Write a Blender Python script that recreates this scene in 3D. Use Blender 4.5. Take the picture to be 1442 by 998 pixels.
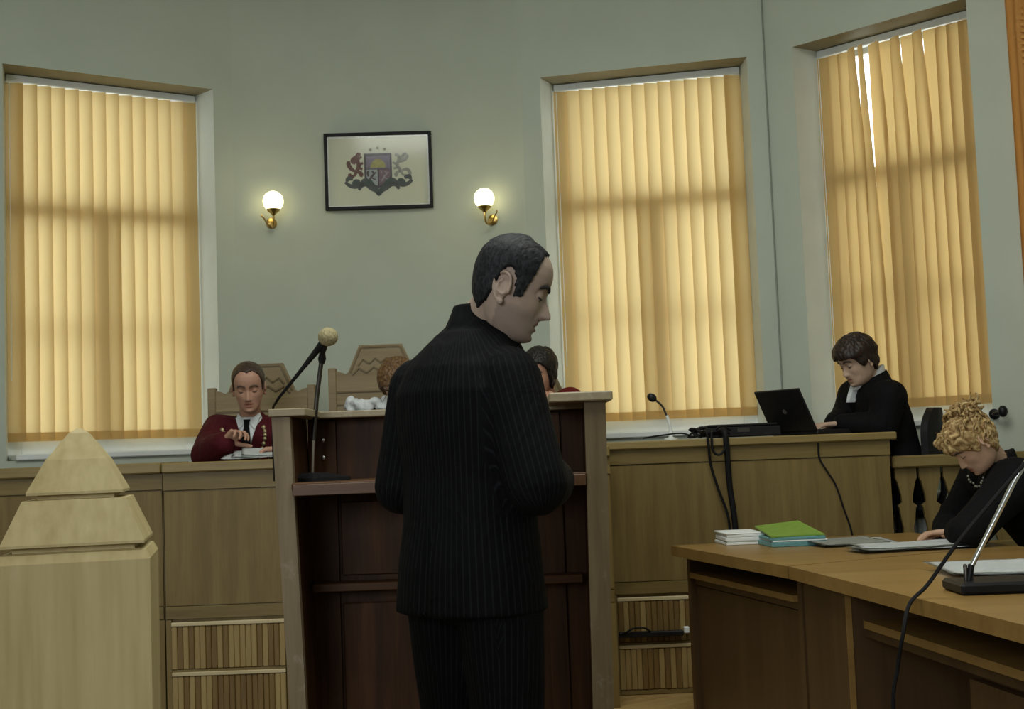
import bpy, bmesh, math, random
import numpy as np
from mathutils import Vector, Matrix, noise as mnoise
random.seed(7); np.random.seed(7)
for _o in list(bpy.data.objects): bpy.data.objects.remove(_o)
SC = bpy.context.scene
COL = SC.collection
PI = math.pi

# ---------------------------------------------------------------- camera
EYE, FPX = 1.2, 1800.0
PITCH, ROLL = math.radians(4.23), 0.038
cam_d = bpy.data.cameras.new('camera'); cam = bpy.data.objects.new('camera', cam_d); COL.objects.link(cam)
cam_d.sensor_width = 36.0; cam_d.lens = 36.0 * FPX / 1442.0; cam_d.clip_start = 0.05; cam_d.clip_end = 200
_F = Vector((0, math.cos(PITCH), math.sin(PITCH))); _U0 = Vector((0, -math.sin(PITCH), math.cos(PITCH))); _R0 = Vector((1, 0, 0))
_R = _R0 * math.cos(ROLL) - _U0 * math.sin(ROLL); _U = _U0 * math.cos(ROLL) + _R0 * math.sin(ROLL)
_m = Matrix((_R, _U, -_F)).transposed().to_4x4(); _m.translation = (0, 0, EYE)
cam.matrix_world = _m
SC.camera = cam

# ---------------------------------------------------------------- world, lights, exposure
SC.view_settings.view_transform = 'Standard'; SC.view_settings.look = 'None'
SC.view_settings.gamma = 1.0; SC.view_settings.use_curve_mapping = False
SC.view_settings.exposure = 0.0
W = bpy.data.worlds.new('overcast'); SC.world = W; W.use_nodes = True
_bg = W.node_tree.nodes['Background']; _bg.inputs[0].default_value = (0.90, 0.97, 1.0, 1); _bg.inputs[1].default_value = 4.0
SC.cycles.max_bounces = 8; SC.cycles.transparent_max_bounces = 12
SC.cycles.sample_clamp_indirect = 6.0
SC.cycles.use_denoising = True
def area(name, loc, target, sx, sy, power, col):
    d = bpy.data.lights.new(name, 'AREA'); d.shape = 'RECTANGLE'; d.size = sx; d.size_y = sy; d.energy = power; d.color = col
    o = bpy.data.objects.new(name, d); COL.objects.link(o); o.location = loc
    o.rotation_euler = (Vector(target) - Vector(loc)).to_track_quat('-Z', 'Y').to_euler()
    return o
area('rear_window_light', (-2.6, -3.6, 2.7), (-0.2, 6.0, 1.6), 3.0, 2.2, 150, (0.93, 0.97, 1.0))
area('ceiling_fill_light', (0.2, 3.3, 4.55), (0.2, 3.3, 0), 2.6, 2.6, 118, (0.97, 1.0, 0.93))  # unseen fill lamp added under the ceiling to brighten the room

# ---------------------------------------------------------------- helpers
def ray(px, py):
    return _F + _R * ((px - 721) / FPX) - _U * ((py - 499) / FPX)
def at(px, py, Y):
    d = ray(px, py); return Vector((0, 0, EYE)) + d * (Y / d.y)
def atz(px, py, z):
    d = ray(px, py); return Vector((0, 0, EYE)) + d * ((z - EYE) / d.z)

def tag(o, label=None, cat=None, group=None, kind=None):
    if label: o['label'] = label
    if cat: o['category'] = cat
    if group: o['group'] = group
    if kind: o['kind'] = kind
    return o
def empty(name, loc=(0, 0, 0), rz=0.0, parent=None):
    o = bpy.data.objects.new(name, None); COL.objects.link(o); o.empty_display_size = 0.1
    o.location = loc; o.rotation_euler = (0, 0, rz)
    if parent: o.parent = parent
    return o
def thing(name, label, cat, loc=(0, 0, 0), rz=0.0, group=None):
    return tag(empty(name, loc, rz), label, cat, group)
def mk(name, bm, mats, parent=None, smooth=False, loc=None, rot=None):
    if isinstance(bm, bmesh.types.BMesh):
        me = bpy.data.meshes.new(name); bm.normal_update(); bm.to_mesh(me); bm.free()
    else: me = bm
    if mats is not None:
        me.materials.clear()
        for m in (mats if isinstance(mats, (list, tuple)) else [mats]): me.materials.append(m)
    if smooth:
        me.polygons.foreach_set('use_smooth', [True] * len(me.polygons))
        if smooth != 'all': me.set_sharp_from_angle(angle=math.radians(38))
    o = bpy.data.objects.new(name, me); COL.objects.link(o)
    if parent: o.parent = parent
    if loc is not None: o.location = loc
    if rot is not None: o.rotation_euler = rot
    return o
def B(): return bmesh.new()
def box(bm, x0, x1, y0, y1, z0, z1, bev=0.0, M=None):
    vs = [bm.verts.new((x, y, z)) for x in (x0, x1) for y in (y0, y1) for z in (z0, z1)]
    fs = [bm.faces.new([vs[i] for i in q]) for q in ((0, 1, 3, 2), (4, 6, 7, 5), (0, 4, 5, 1), (2, 3, 7, 6), (0, 2, 6, 4), (1, 5, 7, 3))]
    if bev > 0:
        es = list({e for f in fs for e in f.edges})
        r = bmesh.ops.bevel(bm, geom=es, offset=bev, segments=1, affect='EDGES', profile=0.5)
        vs = list({v for f in r['faces'] for v in f.verts})
    if M is not None: bmesh.ops.transform(bm, matrix=M, verts=vs)
    return bm
def boxes(*args, bev=0.0):
    bm = B()
    for a in args: box(bm, *a, bev=bev)
    return bm
def ring_loft(bm, rings, cap=True, closed=True):
    vr = [[bm.verts.new(p) for p in r] for r in rings]
    n = len(vr[0])
    for a, b in zip(vr[:-1], vr[1:]):
        for i in range(n if closed else n - 1):
            j = (i + 1) % n
            bm.faces.new((a[i], a[j], b[j], b[i]))
    if cap:
        bm.faces.new(list(reversed(vr[0]))); bm.faces.new(vr[-1])
    return vr
def frame_of(d):
    d = Vector(d).normalized()
    up = Vector((0, 0, 1)) if abs(d.z) < 0.9 else Vector((1, 0, 0))
    a = d.cross(up).normalized(); return a, a.cross(d).normalized()
def catmull(pts, k=6):
    P = [Vector(p) for p in pts]
    if len(P) < 3: return P
    Q = [P[0] * 2 - P[1]] + P + [P[-1] * 2 - P[-2]]
    out = []
    for i in range(1, len(Q) - 2):
        p0, p1, p2, p3 = Q[i - 1:i + 3]
        for s in range(k):
            t = s / k
            out.append(0.5 * ((2 * p1) + (p2 - p0) * t + (2 * p0 - 5 * p1 + 4 * p2 - p3) * t * t + (3 * p1 - p0 - 3 * p2 + p3) * t ** 3))
    out.append(P[-1]); return out
def tube(bm, pts, r, n=8, smooth_k=0):
    P = catmull(pts, smooth_k) if smooth_k else [Vector(p) for p in pts]
    R = r if isinstance(r, (list, tuple)) else None
    rings = []; a = None
    for i, p in enumerate(P):
        d = (P[min(i + 1, len(P) - 1)] - P[max(i - 1, 0)]).normalized()
        if a is None: a, _ = frame_of(d)
        a = (a - d * a.dot(d)).normalized(); b = d.cross(a)
        t = i / (len(P) - 1)
        if R: f = t * (len(R) - 1); k = min(int(f), len(R) - 2); rr = R[k] + (R[k + 1] - R[k]) * (f - k)
        else: rr = r
        rings.append([p + a * (rr * math.cos(2 * PI * j / n)) + b * (rr * math.sin(2 * PI * j / n)) for j in range(n)])
    ring_loft(bm, rings); return bm
def lathe(bm, prof, n=20, M=None):
    rings = [[Vector((max(r, 1e-4) * math.cos(2 * PI * j / n), max(r, 1e-4) * math.sin(2 * PI * j / n), z)) for j in range(n)] for r, z in prof]
    vr = ring_loft(bm, rings)
    if M is not None: bmesh.ops.transform(bm, matrix=M, verts=[v for r in vr for v in r])
    return bm
def sphere(bm, c, r, n=16, m=10, M=None):
    rr = r if isinstance(r, (tuple, list, Vector)) else (r, r, r)
    mat = Matrix.Translation(Vector(c)) @ (M.to_4x4() if M is not None else Matrix.Identity(4)) @ Matrix.Diagonal((*rr, 1))
    tv = bm.verts.new(mat @ Vector((0, 0, 1))); bv = bm.verts.new(mat @ Vector((0, 0, -1))); rows = []
    for i in range(1, m):
        a = PI * i / m; s_, c_ = math.sin(a), math.cos(a)
        rows.append([bm.verts.new(mat @ Vector((s_ * math.cos(2 * PI * j / n), s_ * math.sin(2 * PI * j / n), c_))) for j in range(n)])
    for j in range(n):
        k = (j + 1) % n
        bm.faces.new((tv, rows[0][j], rows[0][k])); bm.faces.new((bv, rows[-1][k], rows[-1][j]))
        for a, b in zip(rows[:-1], rows[1:]): bm.faces.new((a[j], b[j], b[k], a[k]))
    return bm
def prism(bm, poly, depth, M=None):
    """poly in (x, z), extruded along y from 0 to depth"""
    a = [bm.verts.new((x, 0, z)) for x, z in poly]; b = [bm.verts.new((x, depth, z)) for x, z in poly]
    n = len(poly)
    bm.faces.new(a); bm.faces.new(list(reversed(b)))
    for i in range(n): bm.faces.new((a[(i + 1) % n], a[i], b[i], b[(i + 1) % n]))
    if M is not None: bmesh.ops.transform(bm, matrix=M, verts=a + b)
    return bm
def slab(bm, poly, z0, z1):
    a = [bm.verts.new((x, y, z0)) for x, y in poly]; b = [bm.verts.new((x, y, z1)) for x, y in poly]
    n = len(poly); bm.faces.new(list(reversed(a))); bm.faces.new(b)
    for i in range(n): bm.faces.new((a[i], a[(i + 1) % n], b[(i + 1) % n], b[i]))
    bmesh.ops.recalc_face_normals(bm, faces=bm.faces[:])
    return bm

# ---------------------------------------------------------------- materials
def nodes(name):
    m = bpy.data.materials.new(name); m.use_nodes = True
    nt = m.node_tree; return m, nt, nt.nodes['Principled BSDF']
def N(nt, t, **kw):
    n = nt.nodes.new(t)
    for k, v in kw.items(): setattr(n, k, v)
    return n
def plain(name, col, rough=0.6, metal=0.0, spec=0.5, var=0.08, scale=30, bump=0.0, emit=None):
    m, nt, p = nodes(name); L = nt.links
    p.inputs['Roughness'].default_value = rough; p.inputs['Metallic'].default_value = metal
    p.inputs['Specular IOR Level'].default_value = spec
    tc = N(nt, 'ShaderNodeTexCoord'); nz = N(nt, 'ShaderNodeTexNoise'); nz.inputs['Scale'].default_value = scale; nz.inputs['Detail'].default_value = 3
    L.new(tc.outputs['Object'], nz.inputs['Vector'])
    rp = N(nt, 'ShaderNodeValToRGB')
    rp.color_ramp.elements[0].position = 0.3; rp.color_ramp.elements[1].position = 0.7
    rp.color_ramp.elements[0].color = (*[c * (1 - var) for c in col], 1); rp.color_ramp.elements[1].color = (*[min(1, c * (1 + var)) for c in col], 1)
    L.new(nz.outputs['Fac'], rp.inputs['Fac']); L.new(rp.outputs['Color'], p.inputs['Base Color'])
    if bump:
        b = N(nt, 'ShaderNodeBump'); b.inputs['Strength'].default_value = bump; b.inputs['Distance'].default_value = 0.004
        L.new(nz.outputs['Fac'], b.inputs['Height']); L.new(b.outputs['Normal'], p.inputs['Normal'])
    if emit:
        p.inputs['Emission Color'].default_value = (*emit[:3], 1); p.inputs['Emission Strength'].default_value = emit[3]
    return m
def wood(name, c1, c2, axis='z', scale=14.0, rough=0.45, spec=0.4, fine=0.5, wear=0.0, wearcol=(0.5, 0.45, 0.38)):
    m, nt, p = nodes(name); L = nt.links
    p.inputs['Roughness'].default_value = rough; p.inputs['Specular IOR Level'].default_value = spec
    tc = N(nt, 'ShaderNodeTexCoord'); mp = N(nt, 'ShaderNodeMapping')
    s = [scale] * 3; s['xyz'.index(axis)] = scale * 0.07
    mp.inputs['Scale'].default_value = s
    L.new(tc.outputs['Object'], mp.inputs['Vector'])
    oi = N(nt, 'ShaderNodeObjectInfo'); ml = N(nt, 'ShaderNodeMath', operation='MULTIPLY'); ml.inputs[1].default_value = 31
    L.new(oi.outputs['Random'], ml.inputs[0]); L.new(ml.outputs[0], mp.inputs['Location'])
    n1 = N(nt, 'ShaderNodeTexNoise'); n1.inputs['Scale'].default_value = 1.0; n1.inputs['Detail'].default_value = 5; n1.inputs['Distortion'].default_value = 0.6
    n2 = N(nt, 'ShaderNodeTexNoise'); n2.inputs['Scale'].default_value = 7.0; n2.inputs['Detail'].default_value = 4
    L.new(mp.outputs['Vector'], n1.inputs['Vector']); L.new(mp.outputs['Vector'], n2.inputs['Vector'])
    mx = N(nt, 'ShaderNodeMix'); mx.data_type = 'FLOAT'; mx.inputs[0].default_value = fine * 0.6
    L.new(n1.outputs['Fac'], mx.inputs[2]); L.new(n2.outputs['Fac'], mx.inputs[3])
    rp = N(nt, 'ShaderNodeValToRGB'); e = rp.color_ramp.elements
    e[0].position = 0.34; e[1].position = 0.66; e[0].color = (*c2, 1); e[1].color = (*c1, 1)
    L.new(mx.outputs[0], rp.inputs['Fac'])
    out = rp.outputs['Color']
    if wear > 0:
        n3 = N(nt, 'ShaderNodeTexNoise'); n3.inputs['Scale'].default_value = 9.0; n3.inputs['Detail'].default_value = 8; n3.inputs['Roughness'].default_value = 0.7
        L.new(tc.outputs['Object'], n3.inputs['Vector'])
        r3 = N(nt, 'ShaderNodeValToRGB'); r3.color_ramp.elements[0].position = 0.56; r3.color_ramp.elements[1].position = 0.75
        r3.color_ramp.elements[0].color = (0, 0, 0, 1); r3.color_ramp.elements[1].color = (wear, wear, wear, 1)
        L.new(n3.outputs['Fac'], r3.inputs['Fac'])
        m3 = N(nt, 'ShaderNodeMix'); m3.data_type = 'RGBA'; m3.inputs[7].default_value = (*wearcol, 1)
        L.new(r3.outputs['Color'], m3.inputs[0]); L.new(out, m3.inputs[6]); out = m3.outputs[2]
    L.new(out, p.inputs['Base Color'])
    b = N(nt, 'ShaderNodeBump'); b.inputs['Strength'].default_value = 0.12; b.inputs['Distance'].default_value = 0.002
    L.new(mx.outputs[0], b.inputs['Height']); L.new(b.outputs['Normal'], p.inputs['Normal'])
    return m
def blind_fabric(name, tr, df, mixf):
    m = bpy.data.materials.new(name); m.use_nodes = True; nt = m.node_tree; nt.nodes.clear(); L = nt.links
    o = N(nt, 'ShaderNodeOutputMaterial'); a = N(nt, 'ShaderNodeBsdfTranslucent'); d = N(nt, 'ShaderNodeBsdfDiffuse'); mx = N(nt, 'ShaderNodeMixShader')
    tc = N(nt, 'ShaderNodeTexCoord'); mp = N(nt, 'ShaderNodeMapping'); mp.inputs['Scale'].default_value = (900, 900, 260)
    nz = N(nt, 'ShaderNodeTexNoise'); nz.inputs['Scale'].default_value = 0.6; nz.inputs['Detail'].default_value = 2
    L.new(tc.outputs['Object'], mp.inputs['Vector']); L.new(mp.outputs['Vector'], nz.inputs['Vector'])
    rp = N(nt, 'ShaderNodeValToRGB'); e = rp.color_ramp.elements
    e[0].color = (*[c * 0.86 for c in tr], 1); e[1].color = (*tr, 1)
    L.new(nz.outputs['Fac'], rp.inputs['Fac']); L.new(rp.outputs['Color'], a.inputs['Color'])
    d.inputs['Color'].default_value = (*df, 1); mx.inputs[0].default_value = mixf
    L.new(a.outputs[0], mx.inputs[1]); L.new(d.outputs[0], mx.inputs[2]); L.new(mx.outputs[0], o.inputs['Surface'])
    return m
def thin_glass(name, tint=(1, 1, 1), gl=0.08, rough=0.02):
    m = bpy.data.materials.new(name); m.use_nodes = True; nt = m.node_tree; nt.nodes.clear(); L = nt.links
    o = N(nt, 'ShaderNodeOutputMaterial'); a = N(nt, 'ShaderNodeBsdfTransparent'); g = N(nt, 'ShaderNodeBsdfGlossy'); mx = N(nt, 'ShaderNodeMixShader')
    a.inputs['Color'].default_value = (*tint, 1); g.inputs['Roughness'].default_value = rough
    mx.inputs[0].default_value = gl
    L.new(a.outputs[0], mx.inputs[1]); L.new(g.outputs[0], mx.inputs[2]); L.new(mx.outputs[0], o.inputs['Surface']); return m
def vcol(name, rough=0.5, spec=0.4, bump=0.0, sss=0.0):
    m, nt, p = nodes(name); L = nt.links
    at_ = N(nt, 'ShaderNodeAttribute'); at_.attribute_name = 'tint'
    tc = N(nt, 'ShaderNodeTexCoord'); nz = N(nt, 'ShaderNodeTexNoise'); nz.inputs['Scale'].default_value = 60; nz.inputs['Detail'].default_value = 4
    L.new(tc.outputs['Object'], nz.inputs['Vector'])
    rp = N(nt, 'ShaderNodeValToRGB'); rp.color_ramp.elements[0].color = (0.86, 0.84, 0.84, 1); rp.color_ramp.elements[1].color = (1.1, 1.08, 1.06, 1)
    L.new(nz.outputs['Fac'], rp.inputs['Fac'])
    mx = N(nt, 'ShaderNodeMix'); mx.data_type = 'RGBA'; mx.blend_type = 'MULTIPLY'; mx.inputs[0].default_value = 1
    L.new(at_.outputs['Color'], mx.inputs[6]); L.new(rp.outputs['Color'], mx.inputs[7]); L.new(mx.outputs[2], p.inputs['Base Color'])
    p.inputs['Roughness'].default_value = rough; p.inputs['Specular IOR Level'].default_value = spec
    return m
def hairmat(name, c1, c2, scale=70, rough=0.45, spec=0.35):
    m, nt, p = nodes(name); L = nt.links
    tc = N(nt, 'ShaderNodeTexCoord'); mp = N(nt, 'ShaderNodeMapping'); mp.inputs['Scale'].default_value = (scale * 2.2, scale * 0.5, scale)
    mp.inputs['Rotation'].default_value = (0.5, 0, 0)
    L.new(tc.outputs['Object'], mp.inputs['Vector'])
    nz = N(nt, 'ShaderNodeTexNoise'); nz.inputs['Scale'].default_value = 1; nz.inputs['Detail'].default_value = 4; nz.inputs['Distortion'].default_value = 0.5
    L.new(mp.outputs['Vector'], nz.inputs['Vector'])
    rp = N(nt, 'ShaderNodeValToRGB'); e = rp.color_ramp.elements; e[0].position = 0.35; e[1].position = 0.68
    e[0].color = (*c2, 1); e[1].color = (*c1, 1)
    L.new(nz.outputs['Fac'], rp.inputs['Fac']); L.new(rp.outputs['Color'], p.inputs['Base Color'])
    b = N(nt, 'ShaderNodeBump'); b.inputs['Strength'].default_value = 0.6; b.inputs['Distance'].default_value = 0.004
    L.new(nz.outputs['Fac'], b.inputs['Height']); L.new(b.outputs['Normal'], p.inputs['Normal'])
    p.inputs['Roughness'].default_value = rough; p.inputs['Specular IOR Level'].default_value = spec
    return m
def cloth(name, col, stripe=None, freq=80.0, rough=0.85, spec=0.2, fold=0.5):
    m, nt, p = nodes(name); L = nt.links
    tc = N(nt, 'ShaderNodeTexCoord')
    base = None
    if stripe:
        sx = N(nt, 'ShaderNodeAttribute'); sx.attribute_name = 'around'
        a = N(nt, 'ShaderNodeMath', operation='MULTIPLY'); a.inputs[1].default_value = freq; L.new(sx.outputs['Fac'], a.inputs[0])
        f = N(nt, 'ShaderNodeMath', operation='FRACT'); L.new(a.outputs[0], f.inputs[0])
        g = N(nt, 'ShaderNodeMath', operation='LESS_THAN'); g.inputs[1].default_value = 0.2; L.new(f.outputs[0], g.inputs[0])
        mx = N(nt, 'ShaderNodeMix'); mx.data_type = 'RGBA'; mx.inputs[6].default_value = (*col, 1); mx.inputs[7].default_value = (*stripe, 1)
        L.new(g.outputs[0], mx.inputs[0]); L.new(mx.outputs[2], p.inputs['Base Color'])
    else:
        p.inputs['Base Color'].default_value = (*col, 1)
    nz = N(nt, 'ShaderNodeTexNoise'); nz.inputs['Scale'].default_value = 11; nz.inputs['Detail'].default_value = 3; nz.inputs['Distortion'].default_value = 1.2
    mp = N(nt, 'ShaderNodeMapping'); mp.inputs['Scale'].default_value = (1.3, 1.0, 0.45)
    L.new(tc.outputs['Object'], mp.inputs['Vector']); L.new(mp.outputs['Vector'], nz.inputs['Vector'])
    b = N(nt, 'ShaderNodeBump'); b.inputs['Strength'].default_value = fold; b.inputs['Distance'].default_value = 0.02
    L.new(nz.outputs['Fac'], b.inputs['Height']); L.new(b.outputs['Normal'], p.inputs['Normal'])
    p.inputs['Roughness'].default_value = rough; p.inputs['Specular IOR Level'].default_value = spec
    return m

M_wall = plain('wall_paint', (0.495, 0.542, 0.455), 0.75, var=0.035, scale=3.0)
M_ceil = plain('ceiling_paint', (0.72, 0.74, 0.68), 0.8, var=0.02, scale=3)
M_white = plain('white_gloss_paint', (0.78, 0.82, 0.80), 0.4, var=0.03, scale=8)
M_reveal = plain('reveal_paint', (0.62, 0.66, 0.60), 0.6, var=0.03, scale=5)
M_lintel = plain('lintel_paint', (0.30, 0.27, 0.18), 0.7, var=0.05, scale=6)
M_oak = wood('bench_oak', (0.225, 0.158, 0.053), (0.148, 0.098, 0.029), 'z', 16, 0.5)
M_oakh = wood('bench_oak_rail', (0.225, 0.161, 0.056), (0.148, 0.101, 0.031), 'x', 16, 0.45)
M_oaktop = wood('bench_oak_top', (0.30, 0.222, 0.088), (0.205, 0.145, 0.050), 'x', 16, 0.4)
M_strip = wood('pale_trim_wood', (0.62, 0.52, 0.32), (0.5, 0.4, 0.22), 'x', 10, 0.45)
M_slat_l = wood('reeded_pale', (0.37, 0.265, 0.105), (0.28, 0.188, 0.066), 'z', 22, 0.5)
M_slat_d = wood('reeded_dark', (0.21, 0.130, 0.040), (0.135, 0.078, 0.024), 'z', 22, 0.5)
M_lect = wood('lectern_dark_wood', (0.085, 0.034, 0.011), (0.022, 0.008, 0.003), 'z', 10, 0.55, spec=0.22, wear=0.10, wearcol=(0.15, 0.10, 0.07))
M_lecth = wood('lectern_rail_wood', (0.115, 0.054, 0.021), (0.055, 0.022, 0.008), 'x', 10, 0.5, spec=0.25, wear=0.15, wearcol=(0.34, 0.27, 0.2))
M_lectp = wood('lectern_post_wood', (0.24, 0.18, 0.105), (0.15, 0.105, 0.057), 'z', 14, 0.55, wear=0.4, wearcol=(0.5, 0.46, 0.4))
M_lectt = wood('lectern_top_wood', (0.38, 0.32, 0.21), (0.25, 0.195, 0.115), 'x', 14, 0.5, wear=0.5, wearcol=(0.62, 0.58, 0.5))
M_newel = wood('newel_oak', (0.58, 0.475, 0.245), (0.42, 0.325, 0.14), 'z', 11, 0.55, fine=0.75, wear=0.25, wearcol=(0.6, 0.52, 0.36))
M_chair = wood('chair_birch', (0.30, 0.225, 0.115), (0.21, 0.15, 0.07), 'x', 14, 0.5)
M_carve = wood('chair_carving', (0.20, 0.145, 0.07), (0.16, 0.11, 0.05), 'x', 14, 0.6)
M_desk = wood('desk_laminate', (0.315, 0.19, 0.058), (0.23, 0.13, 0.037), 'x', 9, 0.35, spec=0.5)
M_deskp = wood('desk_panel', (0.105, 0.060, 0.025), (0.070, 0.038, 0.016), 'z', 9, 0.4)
M_floor = wood('parquet_plank', (0.50, 0.34, 0.14), (0.38, 0.24, 0.09), 'x', 10, 0.35)
M_joint = plain('floor_base', (0.12, 0.08, 0.04), 0.8)
M_dais = wood('dais_boards', (0.3, 0.2, 0.1), (0.2, 0.13, 0.06), 'x', 8, 0.5)
M_black = plain('black_plastic', (0.010, 0.010, 0.0115), 0.42, spec=0.25, var=0.2)
M_rubber = plain('black_rubber', (0.008, 0.008, 0.009), 0.6, spec=0.2, var=0.2)
M_steel = plain('chrome', (0.72, 0.73, 0.75), 0.22, 1.0, var=0.03)
M_dsteel = plain('dark_metal', (0.10, 0.09, 0.08), 0.35, 0.9, var=0.1)
M_brass = plain('brass', (0.62, 0.42, 0.14), 0.3, 1.0, var=0.05)
M_foam = plain('foam_windscreen', (0.36, 0.31, 0.17), 0.95, var=0.35, scale=160, bump=0.6)
M_paper = plain('white_paper', (0.84, 0.87, 0.87), 0.7, var=0.05, scale=25)
M_paperb = plain('grey_paper', (0.50, 0.52, 0.47), 0.7, var=0.06, scale=25)
M_green = plain('green_card', (0.20, 0.34, 0.05), 0.55, var=0.1)
M_teal = plain('teal_card', (0.13, 0.32, 0.34), 0.5, var=0.1)
M_glass = thin_glass('window_glass', (0.95, 0.98, 0.97), 0.06)
M_pglass = thin_glass('picture_glass', (1, 1, 1), 0.03, 0.10)
M_blind = blind_fabric('blind_fabric', (0.94, 0.715, 0.36), (0.56, 0.37, 0.15), 0.68)
M_blind3 = blind_fabric('darker_blind_fabric', (0.73, 0.49, 0.20), (0.54, 0.36, 0.15), 0.69)  # darker, browner translucent colour than the other two blinds
M_curtain = blind_fabric('curtain_fabric', (0.8, 0.42, 0.12), (0.85, 0.50, 0.17), 0.8)

# ================================================================ STRUCTURE
def V2(x, y): return Vector((x, y))
class Win: pass
def window_spec(A, Bp):
    w = Win(); w.A = V2(*A); w.B = V2(*Bp); w.u = (w.B - w.A).normalized(); w.L = (w.B - w.A).length
    w.n = V2(w.u.y, -w.u.x)                       # towards the room
    return w
W1 = window_spec((-2.905, 7.33), (-1.944, 7.94))
W2 = window_spec((0.328, 8.0), (1.474, 7.75))
W3 = window_spec((1.895, 7.50), (2.588, 6.83))
REC, SPL = 0.20, 0.05
ZB, ZT, ZO, ZS = 1.35, 3.50, 3.50, 1.24           # blind bottom, blind top, opening top, sill
CEIL = 4.7
def wp(w, s, d): p = w.A + w.u * s + w.n * d; return (p.x, p.y)
def wall_strip(bm, p, q, z0, z1, flip=False):
    vs = [bm.verts.new((p[0], p[1], z0)), bm.verts.new((q[0], q[1], z0)), bm.verts.new((q[0], q[1], z1)), bm.verts.new((p[0], p[1], z1))]
    bm.faces.new(vs)
cross13 = (1.585, 7.522)
cornerR = (2.655, 6.487)
P0 = V2(*wp(W1, W1.L + SPL + 0.12, REC)); P3 = V2(*wp(W2, -SPL - 0.12, REC))
arc = [V2(p.x, p.y) for p in catmull([(P0.x, P0.y, 0), (-1.45, 7.960, 0), (-1.15, 8.008, 0), (-0.8, 8.033, 0), (-0.45, 8.033, 0), (-0.15, 7.965, 0), (P3.x, P3.y, 0)], 5)]
farL = wp(W1, -1.9, REC)
def facet(name, w, s0, p_start, p_end):
    bm = B(); a = wp(w, -SPL, REC); b = wp(w, w.L + SPL, REC)
    wall_strip(bm, p_start, a, 0, CEIL); wall_strip(bm, b, p_end, 0, CEIL)
    wall_strip(bm, a, b, 0, ZS); wall_strip(bm, a, b, ZO, CEIL)
    o = mk(name, bm, M_wall); o['kind'] = 'structure'
    # splayed reveals, sill bed and soffit from the wall face to the outer face
    rv = B(); a1 = wp(w, 0, 0); b1 = wp(w, w.L, 0); a2 = wp(w, 0, -0.30); b2 = wp(w, w.L, -0.30)
    for (p, q) in ((a, a1), (a1, a2), (b2, b1), (b1, b)): wall_strip(rv, p, q, ZS, ZO)
    mk('reveal', rv, M_reveal, o)
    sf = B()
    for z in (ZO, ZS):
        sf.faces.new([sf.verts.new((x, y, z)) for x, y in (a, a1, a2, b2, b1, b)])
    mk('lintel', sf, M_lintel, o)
    return o
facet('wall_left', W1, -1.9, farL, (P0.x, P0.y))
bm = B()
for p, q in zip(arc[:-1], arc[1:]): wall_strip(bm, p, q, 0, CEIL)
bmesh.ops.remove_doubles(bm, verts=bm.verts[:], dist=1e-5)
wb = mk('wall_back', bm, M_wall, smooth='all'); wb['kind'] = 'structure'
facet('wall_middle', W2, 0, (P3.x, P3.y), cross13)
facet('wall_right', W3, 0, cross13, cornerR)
bm = B(); pr = [cornerR, (3.35, 5.1), (3.35, -5.0)]
for p, q in zip(pr[:-1], pr[1:]): wall_strip(bm, p, q, 0, CEIL)
mk('wall_side', bm, M_wall)['kind'] = 'structure'
bm = B()
for p, q in zip([(3.35, -5.0), (-5.2, -5.0), (-5.2, 6.2)], [(-5.2, -5.0), (-5.2, 6.2), farL]): wall_strip(bm, p, q, 0, CEIL)
mk('wall_rear', bm, M_wall)['kind'] = 'structure'
mk('ceiling', boxes((-6, 4, -5.2, 9, CEIL, CEIL + 0.2)), M_ceil)['kind'] = 'structure'
fl = mk('floor', boxes((-6, 4, -5.2, 9, -0.2, -0.006)), M_joint); fl['kind'] = 'structure'
# parquet planks near the strip of floor in view, laid on the diagonal
pl_me = None
ang = math.radians(38); ca, sa = math.cos(ang), math.sin(ang)
pm = B(); box(pm, -0.30, 0.30, -0.033, 0.033, -0.006, 0.0, bev=0.0015)
pl_me = bpy.data.meshes.new('plank'); pm.to_mesh(pl_me); pm.free(); pl_me.materials.append(M_floor)
for i in range(-20, 21):
    for j in range(-3, 4):
        lx = j * 0.604 + (0.302 if i % 2 else 0); ly = i * 0.068
        x = 0.75 + lx * ca - ly * sa; y = 5.15 + lx * sa + ly * ca
        if -0.6 < x < 2.3 and 4.3 < y < 6.6:
            o = bpy.data.objects.new('plank', pl_me); COL.objects.link(o); o.parent = fl; o.location = (x, y, 0); o.rotation_euler = (0, 0, ang)
DZ = 0.40
bm = B(); slab(bm, [(-4.0, 6.42), (2.35, 6.62), (2.45, 6.60), (1.56, 7.46), (-0.2, 7.7), (-1.7, 7.75), (-3.0, 7.0)], 0.0, DZ)
ds = mk('dais', bm, M_dais); ds['kind'] = 'structure'
# dark strip added for the shadow line where the two wall facets meet
bm = B(); tube(bm, [(1.578, 7.508, 0.45), (1.578, 7.508, CEIL - 0.02)], 0.005, 6)
mk('corner_shade_line', bm, plain('corner_shade_grey', (0.26, 0.29, 0.25), 0.8))['kind'] = 'structure'

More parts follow.
